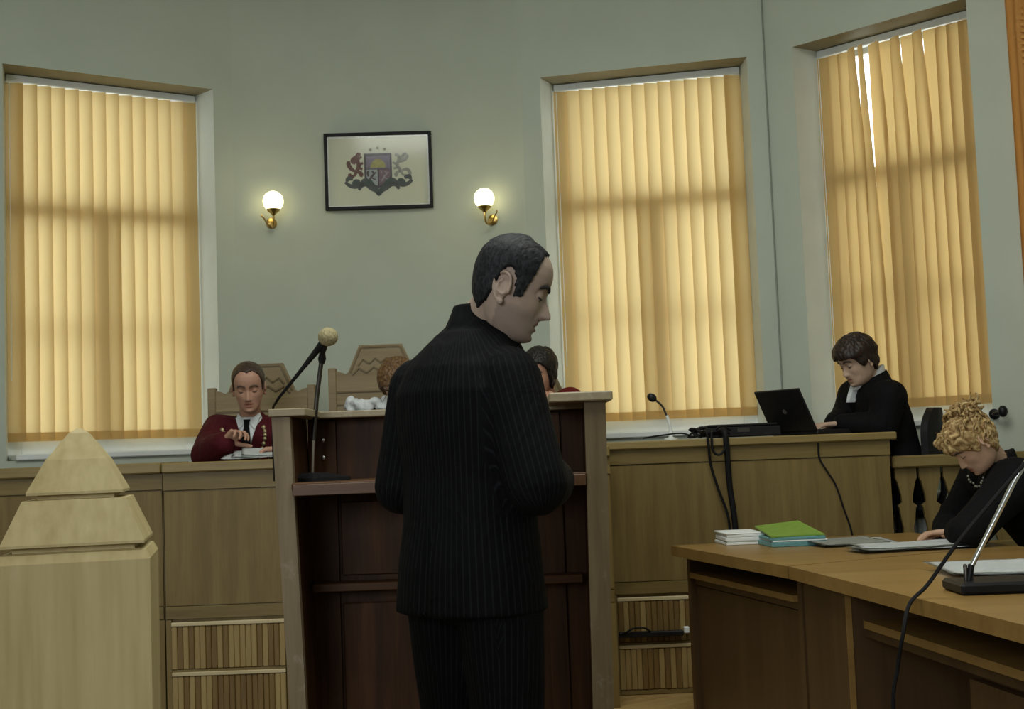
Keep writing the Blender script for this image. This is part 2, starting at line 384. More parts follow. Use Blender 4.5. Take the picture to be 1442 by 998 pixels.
# windows: sash frame, mullion, transom, glazing bar, panes, sill
def window(n, w):
    root = empty('window_%d' % n); root['kind'] = 'structure'
    rot = math.atan2(w.u.y, w.u.x); root.location = (w.A.x, w.A.y, 0); root.rotation_euler = (0, 0, rot)
    # local: x along the window, y towards outside (-n is +y), z up
    L = w.L; y0, y1 = 0.055, 0.115; zb, zt = ZS + 0.0, ZO
    fr = boxes((0, 0.085, y0, y1, zb, zt), (L - 0.085, L, y0, y1, zb, zt), (0.085, L - 0.085, y0, y1, zt - 0.07, zt), (0.085, L - 0.085, y0, y1, zb, zb + 0.12), bev=0.004)
    mk('frame', fr, M_white, root)
    ztr = ZT - 0.37 * (ZT - ZB)
    mk('transom', boxes((0.085, L - 0.085, y0 - 0.01, y1, ztr - 0.05, ztr + 0.05), bev=0.004), M_white, root)
    mk('mullion', boxes((L / 2 - 0.055, L / 2 + 0.055, y0 - 0.012, y1, zb + 0.12, ztr - 0.05), bev=0.004), M_white, root)
    zr = ZT - 0.70 * (ZT - ZB)
    for x0, x1 in ((0.085, L / 2 - 0.055), (L / 2 + 0.055, L - 0.085)):
        mk('glazing_bar', boxes((x0, x1, y0 + 0.015, y1 - 0.01, zr - 0.016, zr + 0.016)), M_white, root)
    for x0, x1, z0, z1 in ((0.085, L - 0.085, ztr + 0.05, zt - 0.07), (0.085, L / 2 - 0.055, zb + 0.12, ztr - 0.05), (L / 2 + 0.055, L - 0.085, zb + 0.12, ztr - 0.05)):
        mk('pane', boxes((x0, x1, 0.088, 0.092, z0, z1)), M_glass, root)
    mk('sill', boxes((0.002, L - 0.002, -0.225, y0, ZS, ZS + 0.035), bev=0.006), M_white, root)
for i, w in enumerate((W1, W2, W3)): window(i + 1, w)

# vertical blinds: head rail and 14 cloth slats each
def slat_mesh(width, z0, z1, twist=None, n=6, nz=14, narrow=None):
    bm = B(); rows = []
    for k in range(nz + 1):
        t = k / nz; z = z0 + (z1 - z0) * t; r = []
        tw = twist(t) if twist else 0.0
        sc = narrow(t) if narrow else 1.0
        for i in range(n + 1):
            s = (i / n - 0.5); x = s * width * sc + width / 2; y = -0.010 * (1 - (2 * s) ** 2)
            c, q = math.cos(tw), math.sin(tw)
            r.append(bm.verts.new((x * c - y * q - width / 2, x * q + y * c, z)))
        rows.append(r)
    for a, b in zip(rows[:-1], rows[1:]):
        for i in range(n): bm.faces.new((a[i], a[i + 1], b[i + 1], b[i]))
    # sewn pocket with the weight at the foot: a second layer of cloth
    a = []; b = []
    for i in range(n + 1):
        s = (i / n - 0.5); x = s * width; y = -0.010 * (1 - (2 * s) ** 2) - 0.003
        c, q = (math.cos(twist(0)), math.sin(twist(0))) if twist else (1, 0)
        a.append(bm.verts.new((x * c - y * q, x * q + y * c, z0 - 0.001))); b.append(bm.verts.new((x * c - y * q, x * q + y * c, z0 + 0.05)))
    for i in range(n): bm.faces.new((a[i], a[i + 1], b[i + 1], b[i]))
    me = bpy.data.meshes.new('slat'); bm.to_mesh(me); bm.free()
    me.polygons.foreach_set('use_smooth', [True] * len(me.polygons)); return me
def blind(w, label, mat, louver, gaps=None, group=None):
    rot = math.atan2(w.u.y, w.u.x)
    t = thing('vertical_blind', label, 'blind', (w.A.x, w.A.y, ZB), rot)
    n = 14; pitch = (w.L - 0.02) / n
    mk('head_rail', boxes((0.004, w.L - 0.004, -0.022, 0.022, ZT - ZB - 0.045, ZT - ZB - 0.004), bev=0.004), M_white, t)
    base = slat_mesh(pitch + 0.024, 0, ZT - ZB - 0.05)
    base.materials.append(mat)
    for i in range(n):
        me = base
        if gaps and i in gaps:
            amp, end = gaps[i]
            me = slat_mesh(pitch + 0.024, 0, ZT - ZB - 0.05, narrow=None, twist=lambda q, A=amp, E=end: A * max(0, min(1, (q - E) / (0.985 - E))))
            me.materials.append(mat)
        o = bpy.data.objects.new('slat', me); COL.objects.link(o); o.parent = t
        o.location = (0.01 + pitch * (i + 0.5), 0, 0); o.rotation_euler = (0, 0, louver)
    bd = B(); tube(bd, [(0.02, -0.028, 0.35), (0.02, -0.028, ZT - ZB - 0.06)], 0.002, 5); mk('cord', bd, M_white, t)
    return t
blind(W1, 'orange vertical blind in the left window, behind the pyramid-topped wooden post', M_blind, math.radians(-22))
blind(W2, 'orange vertical blind in the middle window, right of the dark-suited man', M_blind, math.radians(22))
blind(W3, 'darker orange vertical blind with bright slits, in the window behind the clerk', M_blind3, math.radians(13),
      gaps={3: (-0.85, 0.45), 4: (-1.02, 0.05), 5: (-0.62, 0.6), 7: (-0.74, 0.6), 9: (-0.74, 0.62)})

# curtain at the right edge, on a rod
t = thing('curtain', 'orange folded curtain at the right edge, beside the slatted window', 'curtain', (2.57, 6.36, 0.95), math.atan2(-0.80, 0.60))
bm = B(); rows = []
for k in range(9):
    z = k / 8 * 3.3; r = []
    for i in range(61):
        s = i / 60 * 0.75; r.append(bm.verts.new((s, 0.028 * math.sin(i / 60 * 2 * PI * 7) + 0.006 * math.sin(i * 0.7 + k * 0.4), z)))
    rows.append(r)
for a, b in zip(rows[:-1], rows[1:]):
    for i in range(60): bm.faces.new((a[i], a[i + 1], b[i + 1], b[i]))
ext = bmesh.ops.solidify(bm, geom=bm.faces[:], thickness=0.002)
mk('drape', bm, M_curtain, t, smooth='all')
bm = B(); tube(bm, [(-0.1, 0, 3.32), (0.85, 0, 3.32)], 0.014, 10)
mk('rod', bm, M_dsteel, t)

# ---------------------------------------------------------------- wall point under a pixel
_chain = [V2(*farL), V2(*wp(W1, -SPL, REC))] + [V2(*wp(W1, W1.L + SPL, REC))] + arc + [V2(*wp(W2, W2.L + SPL, REC)), V2(*cross13), V2(*cornerR)]
def wall_hit(px, py):
    d = ray(px, py)
    for a, b in zip(_chain[:-1], _chain[1:]):
        e = b - a; den = d.x * e.y - d.y * e.x
        if abs(den) < 1e-9: continue
        k = (a.x * e.y - a.y * e.x) / den; s = (a.x * d.y - a.y * d.x) / den
        if k > 0 and -1e-6 <= s <= 1 + 1e-6:
            p = Vector((0, 0, EYE)) + d * k; n = Vector((e.y, -e.x, 0)).normalized(); return p, n
    raise ValueError

# ---------------------------------------------------------------- wall sconces
def sconce(px, py, label, power, flip):
    p, n = wall_hit(px, py + 22)
    rz = math.atan2(n.y, n.x) + PI / 2          # local -y points into the room
    t = thing('wall_sconce', label, 'wall lamp', p, rz)
    bp = B(); lathe(bp, [(0.0, 0), (0.034, 0.0), (0.034, 0.006), (0.02, 0.014), (0.0, 0.016)], 20, Matrix.Translation((0, 0, -0.03)) @ Matrix.Rotation(PI / 2, 4, 'X'))
    mk('back_plate', bp, M_brass, t, smooth=True)
    ar = B(); tube(ar, [(0, -0.01, -0.03), (0, -0.05, -0.062), (0, -0.10, -0.06), (0, -0.118, -0.02), (0, -0.118, 0.008)], 0.007, 8, smooth_k=5)
    mk('arm', ar, M_brass, t, smooth=True)
    sc_ = B(); tube(sc_, [(flip * 0.002, -0.06, -0.066), (flip * 0.03, -0.07, -0.05), (flip * 0.055, -0.08, -0.012), (flip * 0.068, -0.085, -0.002), (flip * 0.066, -0.085, 0.012)], 0.0045, 6, smooth_k=5)
    mk('scroll', sc_, M_brass, t, smooth=True)
    cu = B(); lathe(cu, [(0.010, -0.012), (0.018, 0.0), (0.034, 0.012), (0.044, 0.026), (0.040, 0.026), (0.014, 0.006), (0.0, 0.004)], 20, Matrix.Translation((0, -0.118, 0.012)))
    mk('cup', cu, M_brass, t, smooth=True)
    gl = B(); sphere(gl, (0, -0.118, 0.088), 0.064, 24, 16)
    g = mk('globe', gl, M_globe, t, smooth='all')
    ld = bpy.data.lights.new('sconce_bulb', 'POINT'); ld.energy = power; ld.color = (1.0, 0.76, 0.32); ld.shadow_soft_size = 0.066
    lo = bpy.data.objects.new('sconce_bulb', ld); COL.objects.link(lo); lo.parent = t; lo.location = (0, -0.118, 0.088)
M_globe = plain('lit_globe_glass', (1, 0.9, 0.6), 0.3, emit=(1.0, 0.86, 0.50, 3.6))
sconce(382, 286, 'lit globe wall lamp left of the framed coat of arms', 21.0, -1)
sconce(694, 281, 'lit globe wall lamp right of the framed coat of arms', 21.0, 1)

# ---------------------------------------------------------------- framed coat of arms
pc, pn = wall_hit(533.5, 242)
rz = math.atan2(pn.y, pn.x) + PI / 2
pic = thing('framed_picture', 'black-framed coat of arms print on the wall between two lamps', 'picture', pc + pn * 0.03, rz)
PW, PH = 0.68, 0.492
fr = boxes((-PW / 2, -PW / 2 + 0.02, -0.02, 0.012, -PH / 2, PH / 2), (PW / 2 - 0.02, PW / 2, -0.02, 0.012, -PH / 2, PH / 2),
           (-PW / 2 + 0.02, PW / 2 - 0.02, -0.02, 0.012, PH / 2 - 0.02, PH / 2), (-PW / 2 + 0.02, PW / 2 - 0.02, -0.02, 0.012, -PH / 2, -PH / 2 + 0.02), bev=0.002)
mk('frame', fr, plain('picture_frame_black', (0.006, 0.006, 0.007), 0.5, spec=0.2), pic)
M_print = plain('print_paper', (0.60, 0.62, 0.47), 0.7, var=0.02, scale=4)
sheet = mk('print', boxes((-PW / 2 + 0.018, PW / 2 - 0.018, -0.002, 0.008, -PH / 2 + 0.018, PH / 2 - 0.018)), M_print, pic)
mk('mount_edge', boxes((-PW / 2 + 0.02, PW / 2 - 0.02, -0.006, -0.0022, PH / 2 - 0.032, PH / 2 - 0.02), (-PW / 2 + 0.02, -PW / 2 + 0.029, -0.006, -0.0022, -PH / 2 + 0.02, PH / 2 - 0.032), (PW / 2 - 0.029, PW / 2 - 0.02, -0.006, -0.0022, -PH / 2 + 0.02, PH / 2 - 0.032), (-PW / 2 + 0.029, PW / 2 - 0.029, -0.006, -0.0022, -PH / 2 + 0.02, -PH / 2 + 0.027)), plain('mount_white', (0.74, 0.77, 0.72), 0.6), pic)
mk('glass', boxes((-PW / 2 + 0.02, PW / 2 - 0.02, -0.012, -0.010, -PH / 2 + 0.02, PH / 2 - 0.02)), M_pglass, pic)
SX = PW / 152.0                                    # metres per photo pixel on the print
def q2(px, py): return ((px - 533.5) * SX, (243.0 - py) * SX)
def em(name, polys, col, y=-0.0035, rough=0.7):
    bm = B()
    for P in polys:
        prism(bm, [q2(*p) for p in P], 0.0012, Matrix.Translation((0, y, 0)))
    bmesh.ops.recalc_face_normals(bm, faces=bm.faces[:])
    m = plain('print_' + name, col, rough, var=0.25, scale=120); return mk(name, bm, m, sheet)
def strokes(name, lines, wd, col, y=-0.0035):
    bm = B()
    for L_ in lines:
        pts = [Vector((q2(*p)[0], y, q2(*p)[1])) for p in L_]
        C = catmull(pts, 4); lft = []; rgt = []
        for i, p in enumerate(C):
            d = (C[min(i + 1, len(C) - 1)] - C[max(i - 1, 0)]).normalized(); nn = Vector((-d.z, 0, d.x))
            ww = wd * SX * 0.5 * (0.55 + 0.9 * math.sin(PI * (0.12 + 0.76 * i / (len(C) - 1))))
            lft.append(p + nn * ww); rgt.append(p - nn * ww)
        poly = [(p.x, p.z) for p in lft] + [(p.x, p.z) for p in reversed(rgt)]
        a = [bm.verts.new((p.x, y, p.z)) for p in lft]; b = [bm.verts.new((p.x, y, p.z)) for p in rgt]
        for i in range(len(a) - 1): bm.faces.new((a[i], a[i + 1], b[i + 1], b[i]))
    m = plain('print_' + name, col, 0.7, var=0.3, scale=140); return mk(name, bm, m, sheet)
DK = (0.030, 0.026, 0.028)
em('shield_outline', [[(513.5, 218), (552.5, 218), (552.5, 252), (546, 262), (533, 268), (520, 262), (513.5, 252)]], (0.05, 0.04, 0.055), y=-0.0032)
em('shield_sky', [[(516, 221.5), (550, 221.5), (550, 240), (516, 240)]], (0.17, 0.14, 0.20), y=-0.0037)
em('shield_sun', [[(523 + 10 + 11 * math.cos(a), 238.5 - 12.5 * math.sin(a)) for a in [PI * k / 12 for k in range(13)]]], (0.33, 0.31, 0.08), y=-0.0042)
em('shield_silver', [[(516, 241), (532, 241), (532, 264.5), (521, 260), (516, 251)]], (0.32, 0.36, 0.36), y=-0.0037)
em('shield_red', [[(534, 241), (550, 241), (550, 251), (545, 260), (534, 264.5)]], (0.16, 0.10, 0.13), y=-0.0037)
strokes('shield_lion', [[(519, 259), (523, 252), (527, 247), (524, 243)], [(523, 252), (529, 256)], [(526, 248), (530, 245)], [(519, 251), (518, 245), (520, 243)]], 2.2, (0.07, 0.05, 0.06), y=-0.0043)
strokes('shield_griffin', [[(537, 259), (541, 252), (545, 247), (542, 243)], [(541, 252), (547, 256)], [(544, 248), (548, 245)], [(538, 247), (537, 243)]], 2.0, (0.28, 0.24, 0.27), y=-0.0043)
strokes('red_lion', [[(499, 250), (503, 242), (506, 234), (503, 226), (505, 219), (509, 219)], [(505, 226), (510, 222)], [(506, 234), (512, 231)], [(505, 238), (511, 240)], [(503, 242), (509, 247), (508, 251)],
                    [(499, 250), (494, 250), (492, 246)], [(500, 243), (494, 238), (491, 231), (494, 230)], [(501, 232), (497, 228), (500, 224), (504, 222)]], 4.2, (0.13, 0.05, 0.035))
strokes('silver_griffin', [[(568, 250), (564, 242), (560, 235), (563, 227), (561, 221), (557, 221)], [(563, 228), (569, 222), (573, 218)], [(564, 231), (572, 227), (576, 221)], [(560, 235), (554, 231)], [(562, 239), (555, 240)], [(564, 243), (558, 248), (559, 252)],
                    [(568, 250), (573, 250)], [(567, 243), (574, 242), (578, 247), (577, 252)]], 3.4, (0.29, 0.30, 0.26))
def star(cx_, cy_, r):
    return [(cx_ + (r if k % 2 == 0 else r * 0.42) * math.sin(k * PI / 5), cy_ - (r if k % 2 == 0 else r * 0.42) * math.cos(k * PI / 5)) for k in range(10)]
for c_ in ((523, 212.5, 3.4), (533, 210, 3.4), (543, 212, 3.4)): em('star', [star(*c_)], (0.17, 0.16, 0.07))
strokes('ribbon', [[(486, 258), (492, 263), (500, 265), (508, 262), (514, 256), (521, 262), (528, 266)], [(581, 257), (575, 262), (567, 264), (559, 261), (552, 256), (546, 262), (539, 266)],
                   [(505, 270), (509, 264), (516, 262), (523, 268), (530, 272), (533, 277)], [(562, 270), (558, 264), (551, 263), (544, 268), (537, 272), (533, 277)],
                   [(488, 257), (491, 253), (497, 254)], [(579, 256), (576, 252), (570, 254)]], 4.4, (0.055, 0.065, 0.06), y=-0.0039)
strokes('oak_leaves', [[(528, 266), (531, 272), (534, 278)], [(539, 266), (536, 272), (532, 278)], [(514, 262), (519, 258), (526, 264)], [(553, 262), (548, 258), (541, 264)], [(497, 262), (501, 258), (507, 258)], [(570, 262), (566, 258), (560, 258)]], 5.0, (0.035, 0.06, 0.05), y=-0.0045)

# ---------------------------------------------------------------- dark knob on the wall beyond the woman
p, n = wall_hit(1401, 583)
t = thing('wall_bracket', 'small black bracket on the wall beyond the blonde woman', 'bracket', p, math.atan2(n.y, n.x) + PI / 2)
bm = B(); lathe(bm, [(0, 0), (0.028, 0), (0.028, 0.01), (0.012, 0.016), (0, 0.016)], 14, Matrix.Rotation(PI / 2, 4, 'X')); mk('plate', bm, M_black, t, smooth=True)
bm = B(); tube(bm, [(0, -0.01, 0), (0.02, -0.05, 0.0), (0.06, -0.07, 0.004)], 0.011, 8, smooth_k=4); sphere(bm, (0.075, -0.075, 0.012), (0.024, 0.024, 0.03), 12, 8); mk('hook', bm, M_black, t, smooth=True)

# ================================================================ NEWEL POST
npst = thing('newel_post', 'thick pale wooden post with a stepped pyramid cap in the left foreground', 'post', (-0.674, 1.98, 0), math.radians(12.5))
def sq(h, z): return [Vector((-h, -h, z)), Vector((h, -h, z)), Vector((h, h, z)), Vector((-h, h, z))]
bm = B(); ring_loft(bm, [sq(0.109, 0), sq(0.109, 1.060), sq(0.102, 1.073), sq(0.093, 1.075)]); mk('shaft', bm, M_newel, npst)
bm = B(); ring_loft(bm, [sq(0.086, 1.073), sq(0.086, 1.083), sq(0.101, 1.083), sq(0.101, 1.087), sq(0.074, 1.150), sq(0.062, 1.151)]); mk('cap_tier', bm, M_newel, npst)
bm = B(); ring_loft(bm, [sq(0.055, 1.150), sq(0.055, 1.158), sq(0.069, 1.158), sq(0.069, 1.162), sq(0.044, 1.210), sq(0.014, 1.250), sq(0.004, 1.257)]); mk('cap_point', bm, M_newel, npst)

# ================================================================ BENCHES
slat_me = bpy.data.meshes.new('slat'); bm = B(); box(bm, -0.0125, 0.0125, -0.008, 0.006, 0, 0.192, bev=0.003); bm.to_mesh(slat_me); bm.free(); slat_me.materials.append(M_slat_l)
slat_me2 = slat_me.copy(); slat_me2.materials.clear(); slat_me2.materials.append(M_slat_d)
def bench(label, x0, x1, yf, ztop, zbrd, zline, inserts, rot_end=False, depth=0.5, over=0.03):
    t = thing('judicial_bench', label, 'bench', ((x0 + x1) / 2, yf, 0)); cx_ = (x0 + x1) / 2
    a, b = x0 - cx_, x1 - cx_
    zi = 0.50
    mk('top_board', boxes((a, b + (over if rot_end else 0), -over, depth, zbrd, ztop), bev=0.006), M_oaktop, t)
    mk('frieze', boxes((a, b, -0.006, 0.02, zline, zbrd)), M_oakh, t)
    bd = boxes((a, b, 0.012, 0.03, 0, zline), (a, a + 0.02, 0.03, depth - 0.03, 0, zbrd), (b - 0.02, b, 0.03, depth - 0.03, 0, zbrd))
    mk('carcass', bd, M_oak, t)
    xs = [a] + [v for i0, i1 in inserts for v in (i0 - cx_, i1 - cx_)] + [b]
    mk('panel', boxes((a + 0.004, b - 0.004, 0.0, 0.012, zi + 0.04, zline - 0.006)), M_oak, t)
    mk('lower_rail', boxes((a + 0.004, b - 0.004, -0.004, 0.012, zi - 0.02, zi + 0.036)), M_oakh, t)
    for k in range(0, len(xs), 2):
        if xs[k + 1] - xs[k] > 0.01: mk('stile', boxes((xs[k] + 0.004, xs[k + 1], -0.004, 0.012, 0.0, zi - 0.024)), M_oak, t)
    for i0, i1 in inserts:
        p, q = i0 - cx_, i1 - cx_
        for z in (0.252, 0.026):
            mk('trim_strip', boxes((p, q, -0.012, 0.012, z + 0.194, z + 0.212), bev=0.003), M_strip, t)
            mk('trim_strip', boxes((p, q, -0.004, 0.012, z - 0.024, z - 0.002), bev=0.002), M_oakh, t)
            n = int(round((q - p) / 0.0262)); w_ = (q - p) / n
            for i in range(n):
                o = bpy.data.objects.new('slat', slat_me if random.random() < 0.45 else slat_me2); COL.objects.link(o); o.parent = t
                o.location = (p + (i + 0.5) * w_, random.uniform(-0.002, 0.002), z); o.scale = (w_ / 0.0262, 1, 1)
    return t
bench('oak judges bench section at the far left, behind the pyramid-topped post', -3.35, -1.645, 5.96, 1.200, 1.150, 1.075, [(-3.2, -2.55), (-2.5, -1.75)])
bench('oak judges bench section with reeded inserts, left of the dark lectern', -1.64, -0.455, 5.95, 1.196, 1.150, 1.070, [(-1.612, -1.09), (-1.05, -0.52)])
bench('oak judges bench section hidden behind the dark lectern and standing man', -0.45, 0.435, 5.97, 1.20, 1.15, 1.07, [(-0.40, -0.02), (0.02, 0.40)])
bench('oak bench section carrying the laptop, right of the lectern', 0.44, 1.822, 6.25, 1.215, 1.176, 1.105, [(0.462, 0.815), (0.86, 1.30), (1.34, 1.78)], rot_end=True)

# ================================================================ BALUSTRADE
t = thing('balustrade', 'low wooden balustrade with cut-out boards behind the blonde woman', 'railing', (1.86, 6.33, 0))
mk('handrail', boxes((-0.015, 0.72, -0.04, 0.05, 1.035, 1.095), bev=0.008), M_oakh, t)
mk('bottom_rail', boxes((-0.01, 0.72, -0.02, 0.03, 0.60, 0.665), bev=0.005), M_oakh, t)
mk('skirt_board', boxes((-0.01, 0.72, -0.01, 0.02, 0.0, 0.60)), M_oak, t)
prof = [(0.665, 0.036), (0.69, 0.044), (0.715, 0.026), (0.74, 0.024), (0.79, 0.034), (0.835, 0.039), (0.85, 0.046), (0.865, 0.026), (0.90, 0.028), (0.965, 0.043), (0.985, 0.052), (1.035, 0.052)]
bm = B()
pts = [(w_, z) for z, w_ in prof] + [(-w_, z) for z, w_ in reversed(prof)]
prism(bm, [(x, z) for x, z in pts], 0.022); bmesh.ops.recalc_face_normals(bm, faces=bm.faces[:])
bal_me = bpy.data.meshes.new('baluster'); bm.to_mesh(bal_me); bm.free(); bal_me.materials.append(M_oak)
for i in range(6):
    o = bpy.data.objects.new('baluster', bal_me); COL.objects.link(o); o.parent = t; o.location = (0.055 + i * 0.118, -0.006, 0)

# radiator under the right window, glimpsed through the cut-outs
t = thing('radiator', 'white ribbed radiator glimpsed through the balustrade cut-outs', 'radiator', (2.06, 6.86, DZ), math.atan2(W3.u.y, W3.u.x))
for i in range(9):
    mk('radiator_fin', boxes((-0.26 + i * 0.058, -0.21 + i * 0.058, -0.05, 0.05, 0.08, 0.5), bev=0.012), M_white, t)
mk('pipe', boxes((-0.30, 0.30, -0.012, 0.012, 0.10, 0.124), (-0.24, -0.22, -0.012, 0.012, 0, 0.1), (0.22, 0.24, -0.012, 0.012, 0, 0.1)), M_white, t)

# ================================================================ LECTERN
lec = thing('lectern', 'tall dark wooden lectern with pale posts in front of the standing man', 'lectern', (-0.25, 4.35, 0))
def lx(x): return x + 0.25
def post(name, xo_t, xi_t, xo_b, xi_b, y0, y1, zt, mat):
    bm = B()
    poly = [(lx(xo_b), 0), (lx(xi_b), 0), (lx(xi_t), zt), (lx(xo_t), zt)]
    prism(bm, poly, y1 - y0, Matrix.Translation((0, y0, 0))); bmesh.ops.recalc_face_normals(bm, faces=bm.faces[:])
    return mk(name, bm, mat, lec)
post('post', -0.826, -0.764, -0.775, -0.722, 0.0, 0.04, 1.338, M_lectp)
post('post', 0.240, 0.312, 0.222, 0.290, 0.0, 0.04, 1.352, M_lectp)
post('side_panel', -0.815, -0.775, -0.765, -0.735, 0.04, 0.42, 1.338, M_lect)
post('side_panel', 0.252, 0.300, 0.235, 0.28, 0.04, 0.42, 1.352, M_lect)
# back: upper panel, stiles, rails, lower panels
bk = 0.40
mk('back_panel', boxes((lx(-0.77), lx(0.255), bk + 0.012, bk + 0.03, 0, 1.338)), M_lect, lec)
mk('stile', boxes((lx(-0.765), lx(-0.665), bk - 0.006, bk + 0.012, 0.02, 1.33)), M_lecth if False else M_lect, lec)
mk('stile', boxes((lx(0.10), lx(0.165), bk - 0.006, bk + 0.012, 0.02, 1.33)), M_lect, lec)
mk('stile', boxes((lx(-0.30), lx(-0.22), bk - 0.006, bk + 0.012, 0.02, 1.33)), M_lect, lec)
for z in (1.03, 0.42):
    mk('panel', boxes((lx(-0.655), lx(-0.31), bk - 0.002, bk + 0.012, z - 0.27 if z > 1 else z - 0.38, z if z > 1 else z + 0.24), bev=0.004), M_lect, lec)
mk('panel', boxes((lx(-0.53), lx(-0.40), bk - 0.006, bk + 0.012, 1.115, 1.32)), wood('bare_patch', (0.33, 0.25, 0.13), (0.24, 0.16, 0.08), 'z', 10, 0.5), lec) if False else None
mk('shelf', boxes((lx(-0.762), lx(0.238), -0.01, bk - 0.006, 1.088, 1.113), bev=0.003), M_lecth, lec)
mk('shelf_lip', boxes((lx(-0.757), lx(0.233), -0.022, -0.01, 1.070, 1.108), bev=0.002), wood('shelf_edge', (0.13, 0.065, 0.03), (0.08, 0.035, 0.016), 'x', 10, 0.4), lec)
mk('shelf', boxes((lx(-0.75), lx(0.225), bk - 0.10, bk - 0.006, 0.712, 0.742), bev=0.003), M_lecth, lec)
mk('top_board', boxes((lx(-0.79), lx(-0.46), bk - 0.09, bk + 0.05, 1.338, 1.362), bev=0.003), M_lectt, lec)
mk('top_board', boxes((lx(-0.455), lx(0.26), bk - 0.09, bk + 0.05, 1.338, 1.364), bev=0.003), M_lectt, lec)
mk('top_board', boxes((lx(0.12), lx(0.335), -0.03, bk + 0.05, 1.353, 1.385), bev=0.004), M_lectt, lec)
mk('post_cap', boxes((lx(-0.835), lx(-0.71), -0.012, bk + 0.05, 1.340, 1.366), bev=0.003), M_lectt, lec)
for z in (1.30, 1.235):
    bm = B(); sphere(bm, (lx(-0.712), bk - 0.008, z - 0.04), (0.009, 0.005, 0.009), 10, 6); mk('screw', bm, M_steel, lec, smooth='all')

# ================================================================ JUDGES' CHAIRS
def judge_chair(label, loc, s=1.0, rz=0.0):
    t = thing('judge_chair', label, 'chair', loc, rz, )
    H = 1.40 * s
    poly = [(-0.27, 0.42), (0.27, 0.42), (0.27, H - 0.14), (0.235, H - 0.145), (0.20, H - 0.16), (0.185, H - 0.15), (0.12, H), (-0.12, H), (-0.185, H - 0.15), (-0.20, H - 0.16), (-0.235, H - 0.145), (-0.27, H - 0.14)]
    bm = B(); prism(bm, poly, 0.035, Matrix.Translation((0, 0.20, 0))); bmesh.ops.recalc_face_normals(bm, faces=bm.faces[:])
    mk('backrest', bm, M_chair, t)
    for sx in (-1, 1):
        mk('post', boxes((sx * 0.275 - 0.022, sx * 0.275 + 0.022, 0.19, 0.245, 0, H - 0.125), bev=0.004), M_chair, t)
        mk('leg', boxes((sx * 0.25 - 0.022, sx * 0.25 + 0.022, -0.26, -0.215, 0, 0.42)), M_chair, t)
    mk('seat', boxes((-0.27, 0.27, -0.28, 0.20, 0.42, 0.47), bev=0.01), M_chair, t)
    cv = B()
    def bar(p, q, w=0.0042):
        d = Vector((q[0] - p[0], 0, q[1] - p[1])); L_ = d.length; a = math.atan2(d.z, d.x)
        box(cv, 0, L_, -0.005, 0.003, -w, w, M=Matrix.Translation((p[0], 0.198, p[1])) @ Matrix.Rotation(-a, 4, 'Y'))
    zz = [(-0.16, H - 0.165), (-0.125, H - 0.13), (-0.08, H - 0.155), (-0.04, H - 0.125), (0, H - 0.15), (0.04, H - 0.125), (0.08, H - 0.155), (0.125, H - 0.13), (0.16, H - 0.165)]
    for p, q in zip(zz[:-1], zz[1:]): bar(p, q)
    for p, q in zip(zz[:-1], zz[1:]): bar((p[0] * 0.8, p[1] + 0.05), (q[0] * 0.8, q[1] + 0.05), 0.004)
    bar((-0.255, H - 0.26), (0.255, H - 0.26)); bar((-0.255, H - 0.33), (0.255, H - 0.33), 0.004)
    bar((-0.105, H - 0.012), (0.105, H - 0.012), 0.005); bar((-0.172, H - 0.15), (-0.112, H - 0.014), 0.005); bar((0.112, H - 0.014), (0.172, H - 0.15), 0.005)
    mk('carving', cv, M_carve, t)
    return t
pL = at(368, 545, 7.05); pC = at(537, 530, 7.15); pR = at(790, 560, 7.15)
judge_chair('high-backed pale wooden chair behind the man in the maroon robe', (pL.x, 6.85, DZ), 0.945)
judge_chair('carved high-backed wooden chair left of the standing man, behind the brown-haired head', (pC.x, 6.95, DZ), 1.01)
judge_chair('high-backed wooden chair hidden behind the standing man, under the red-robed person', (0.12, 6.95, DZ), 0.86)

# ================================================================ DESKS
def desk(label, E0, E1, F1, F0, knee0):
    """E0->E1 the user edge (far to near), F the opposite side"""
    o = V2(*E0); t = thing('computer_desk', label, 'desk', (o.x, o.y, 0))
    loc = lambda p: (p[0] - o.x, p[1] - o.y)
    bm = B(); slab(bm, [loc(p) for p in (E0, E1, F1, F0)], 0.706, 0.75)
    mk('desk_top', bm, M_desk, t)
    e = (V2(*E1) - o); L = e.length; e.normalize(); w = V2(-e.y, e.x)
    if w.x < 0: w = -w
    def rect(s0, s1, d0, d1, z0, z1):
        b = B(); slab(b, [tuple(e * s + w * d) for s, d in ((s0, d0), (s1, d0), (s1, d1), (s0, d1))], z0, z1); return b
    return t, rect, L
Ta = ((0.669, 5.68), (0.945, 4.575), (1.93, 5.06), (1.80, 5.92))
Tb = ((0.949, 4.565), (1.165, 2.95), (2.06, 3.05), (1.94, 5.05))
t, rect, L = desk('far laminate desk with folders and papers, nearest the bench', Ta[0], Ta[1], Ta[2], Ta[3], 0)
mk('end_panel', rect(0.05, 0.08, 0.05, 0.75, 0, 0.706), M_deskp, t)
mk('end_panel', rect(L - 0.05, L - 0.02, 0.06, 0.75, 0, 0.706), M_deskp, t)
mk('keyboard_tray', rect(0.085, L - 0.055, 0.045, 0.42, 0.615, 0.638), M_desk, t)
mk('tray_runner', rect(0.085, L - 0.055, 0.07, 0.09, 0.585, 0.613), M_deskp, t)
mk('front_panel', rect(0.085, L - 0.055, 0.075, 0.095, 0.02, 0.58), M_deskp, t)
t, rect, L = desk('near laminate desk carrying the microphone stand', Tb[0], Tb[1], Tb[2], Tb[3], 0)
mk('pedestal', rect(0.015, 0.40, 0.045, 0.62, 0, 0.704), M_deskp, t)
mk('edge_band', rect(0.40, 0.405, 0.041, 0.06, 0, 0.704), M_desk, t)
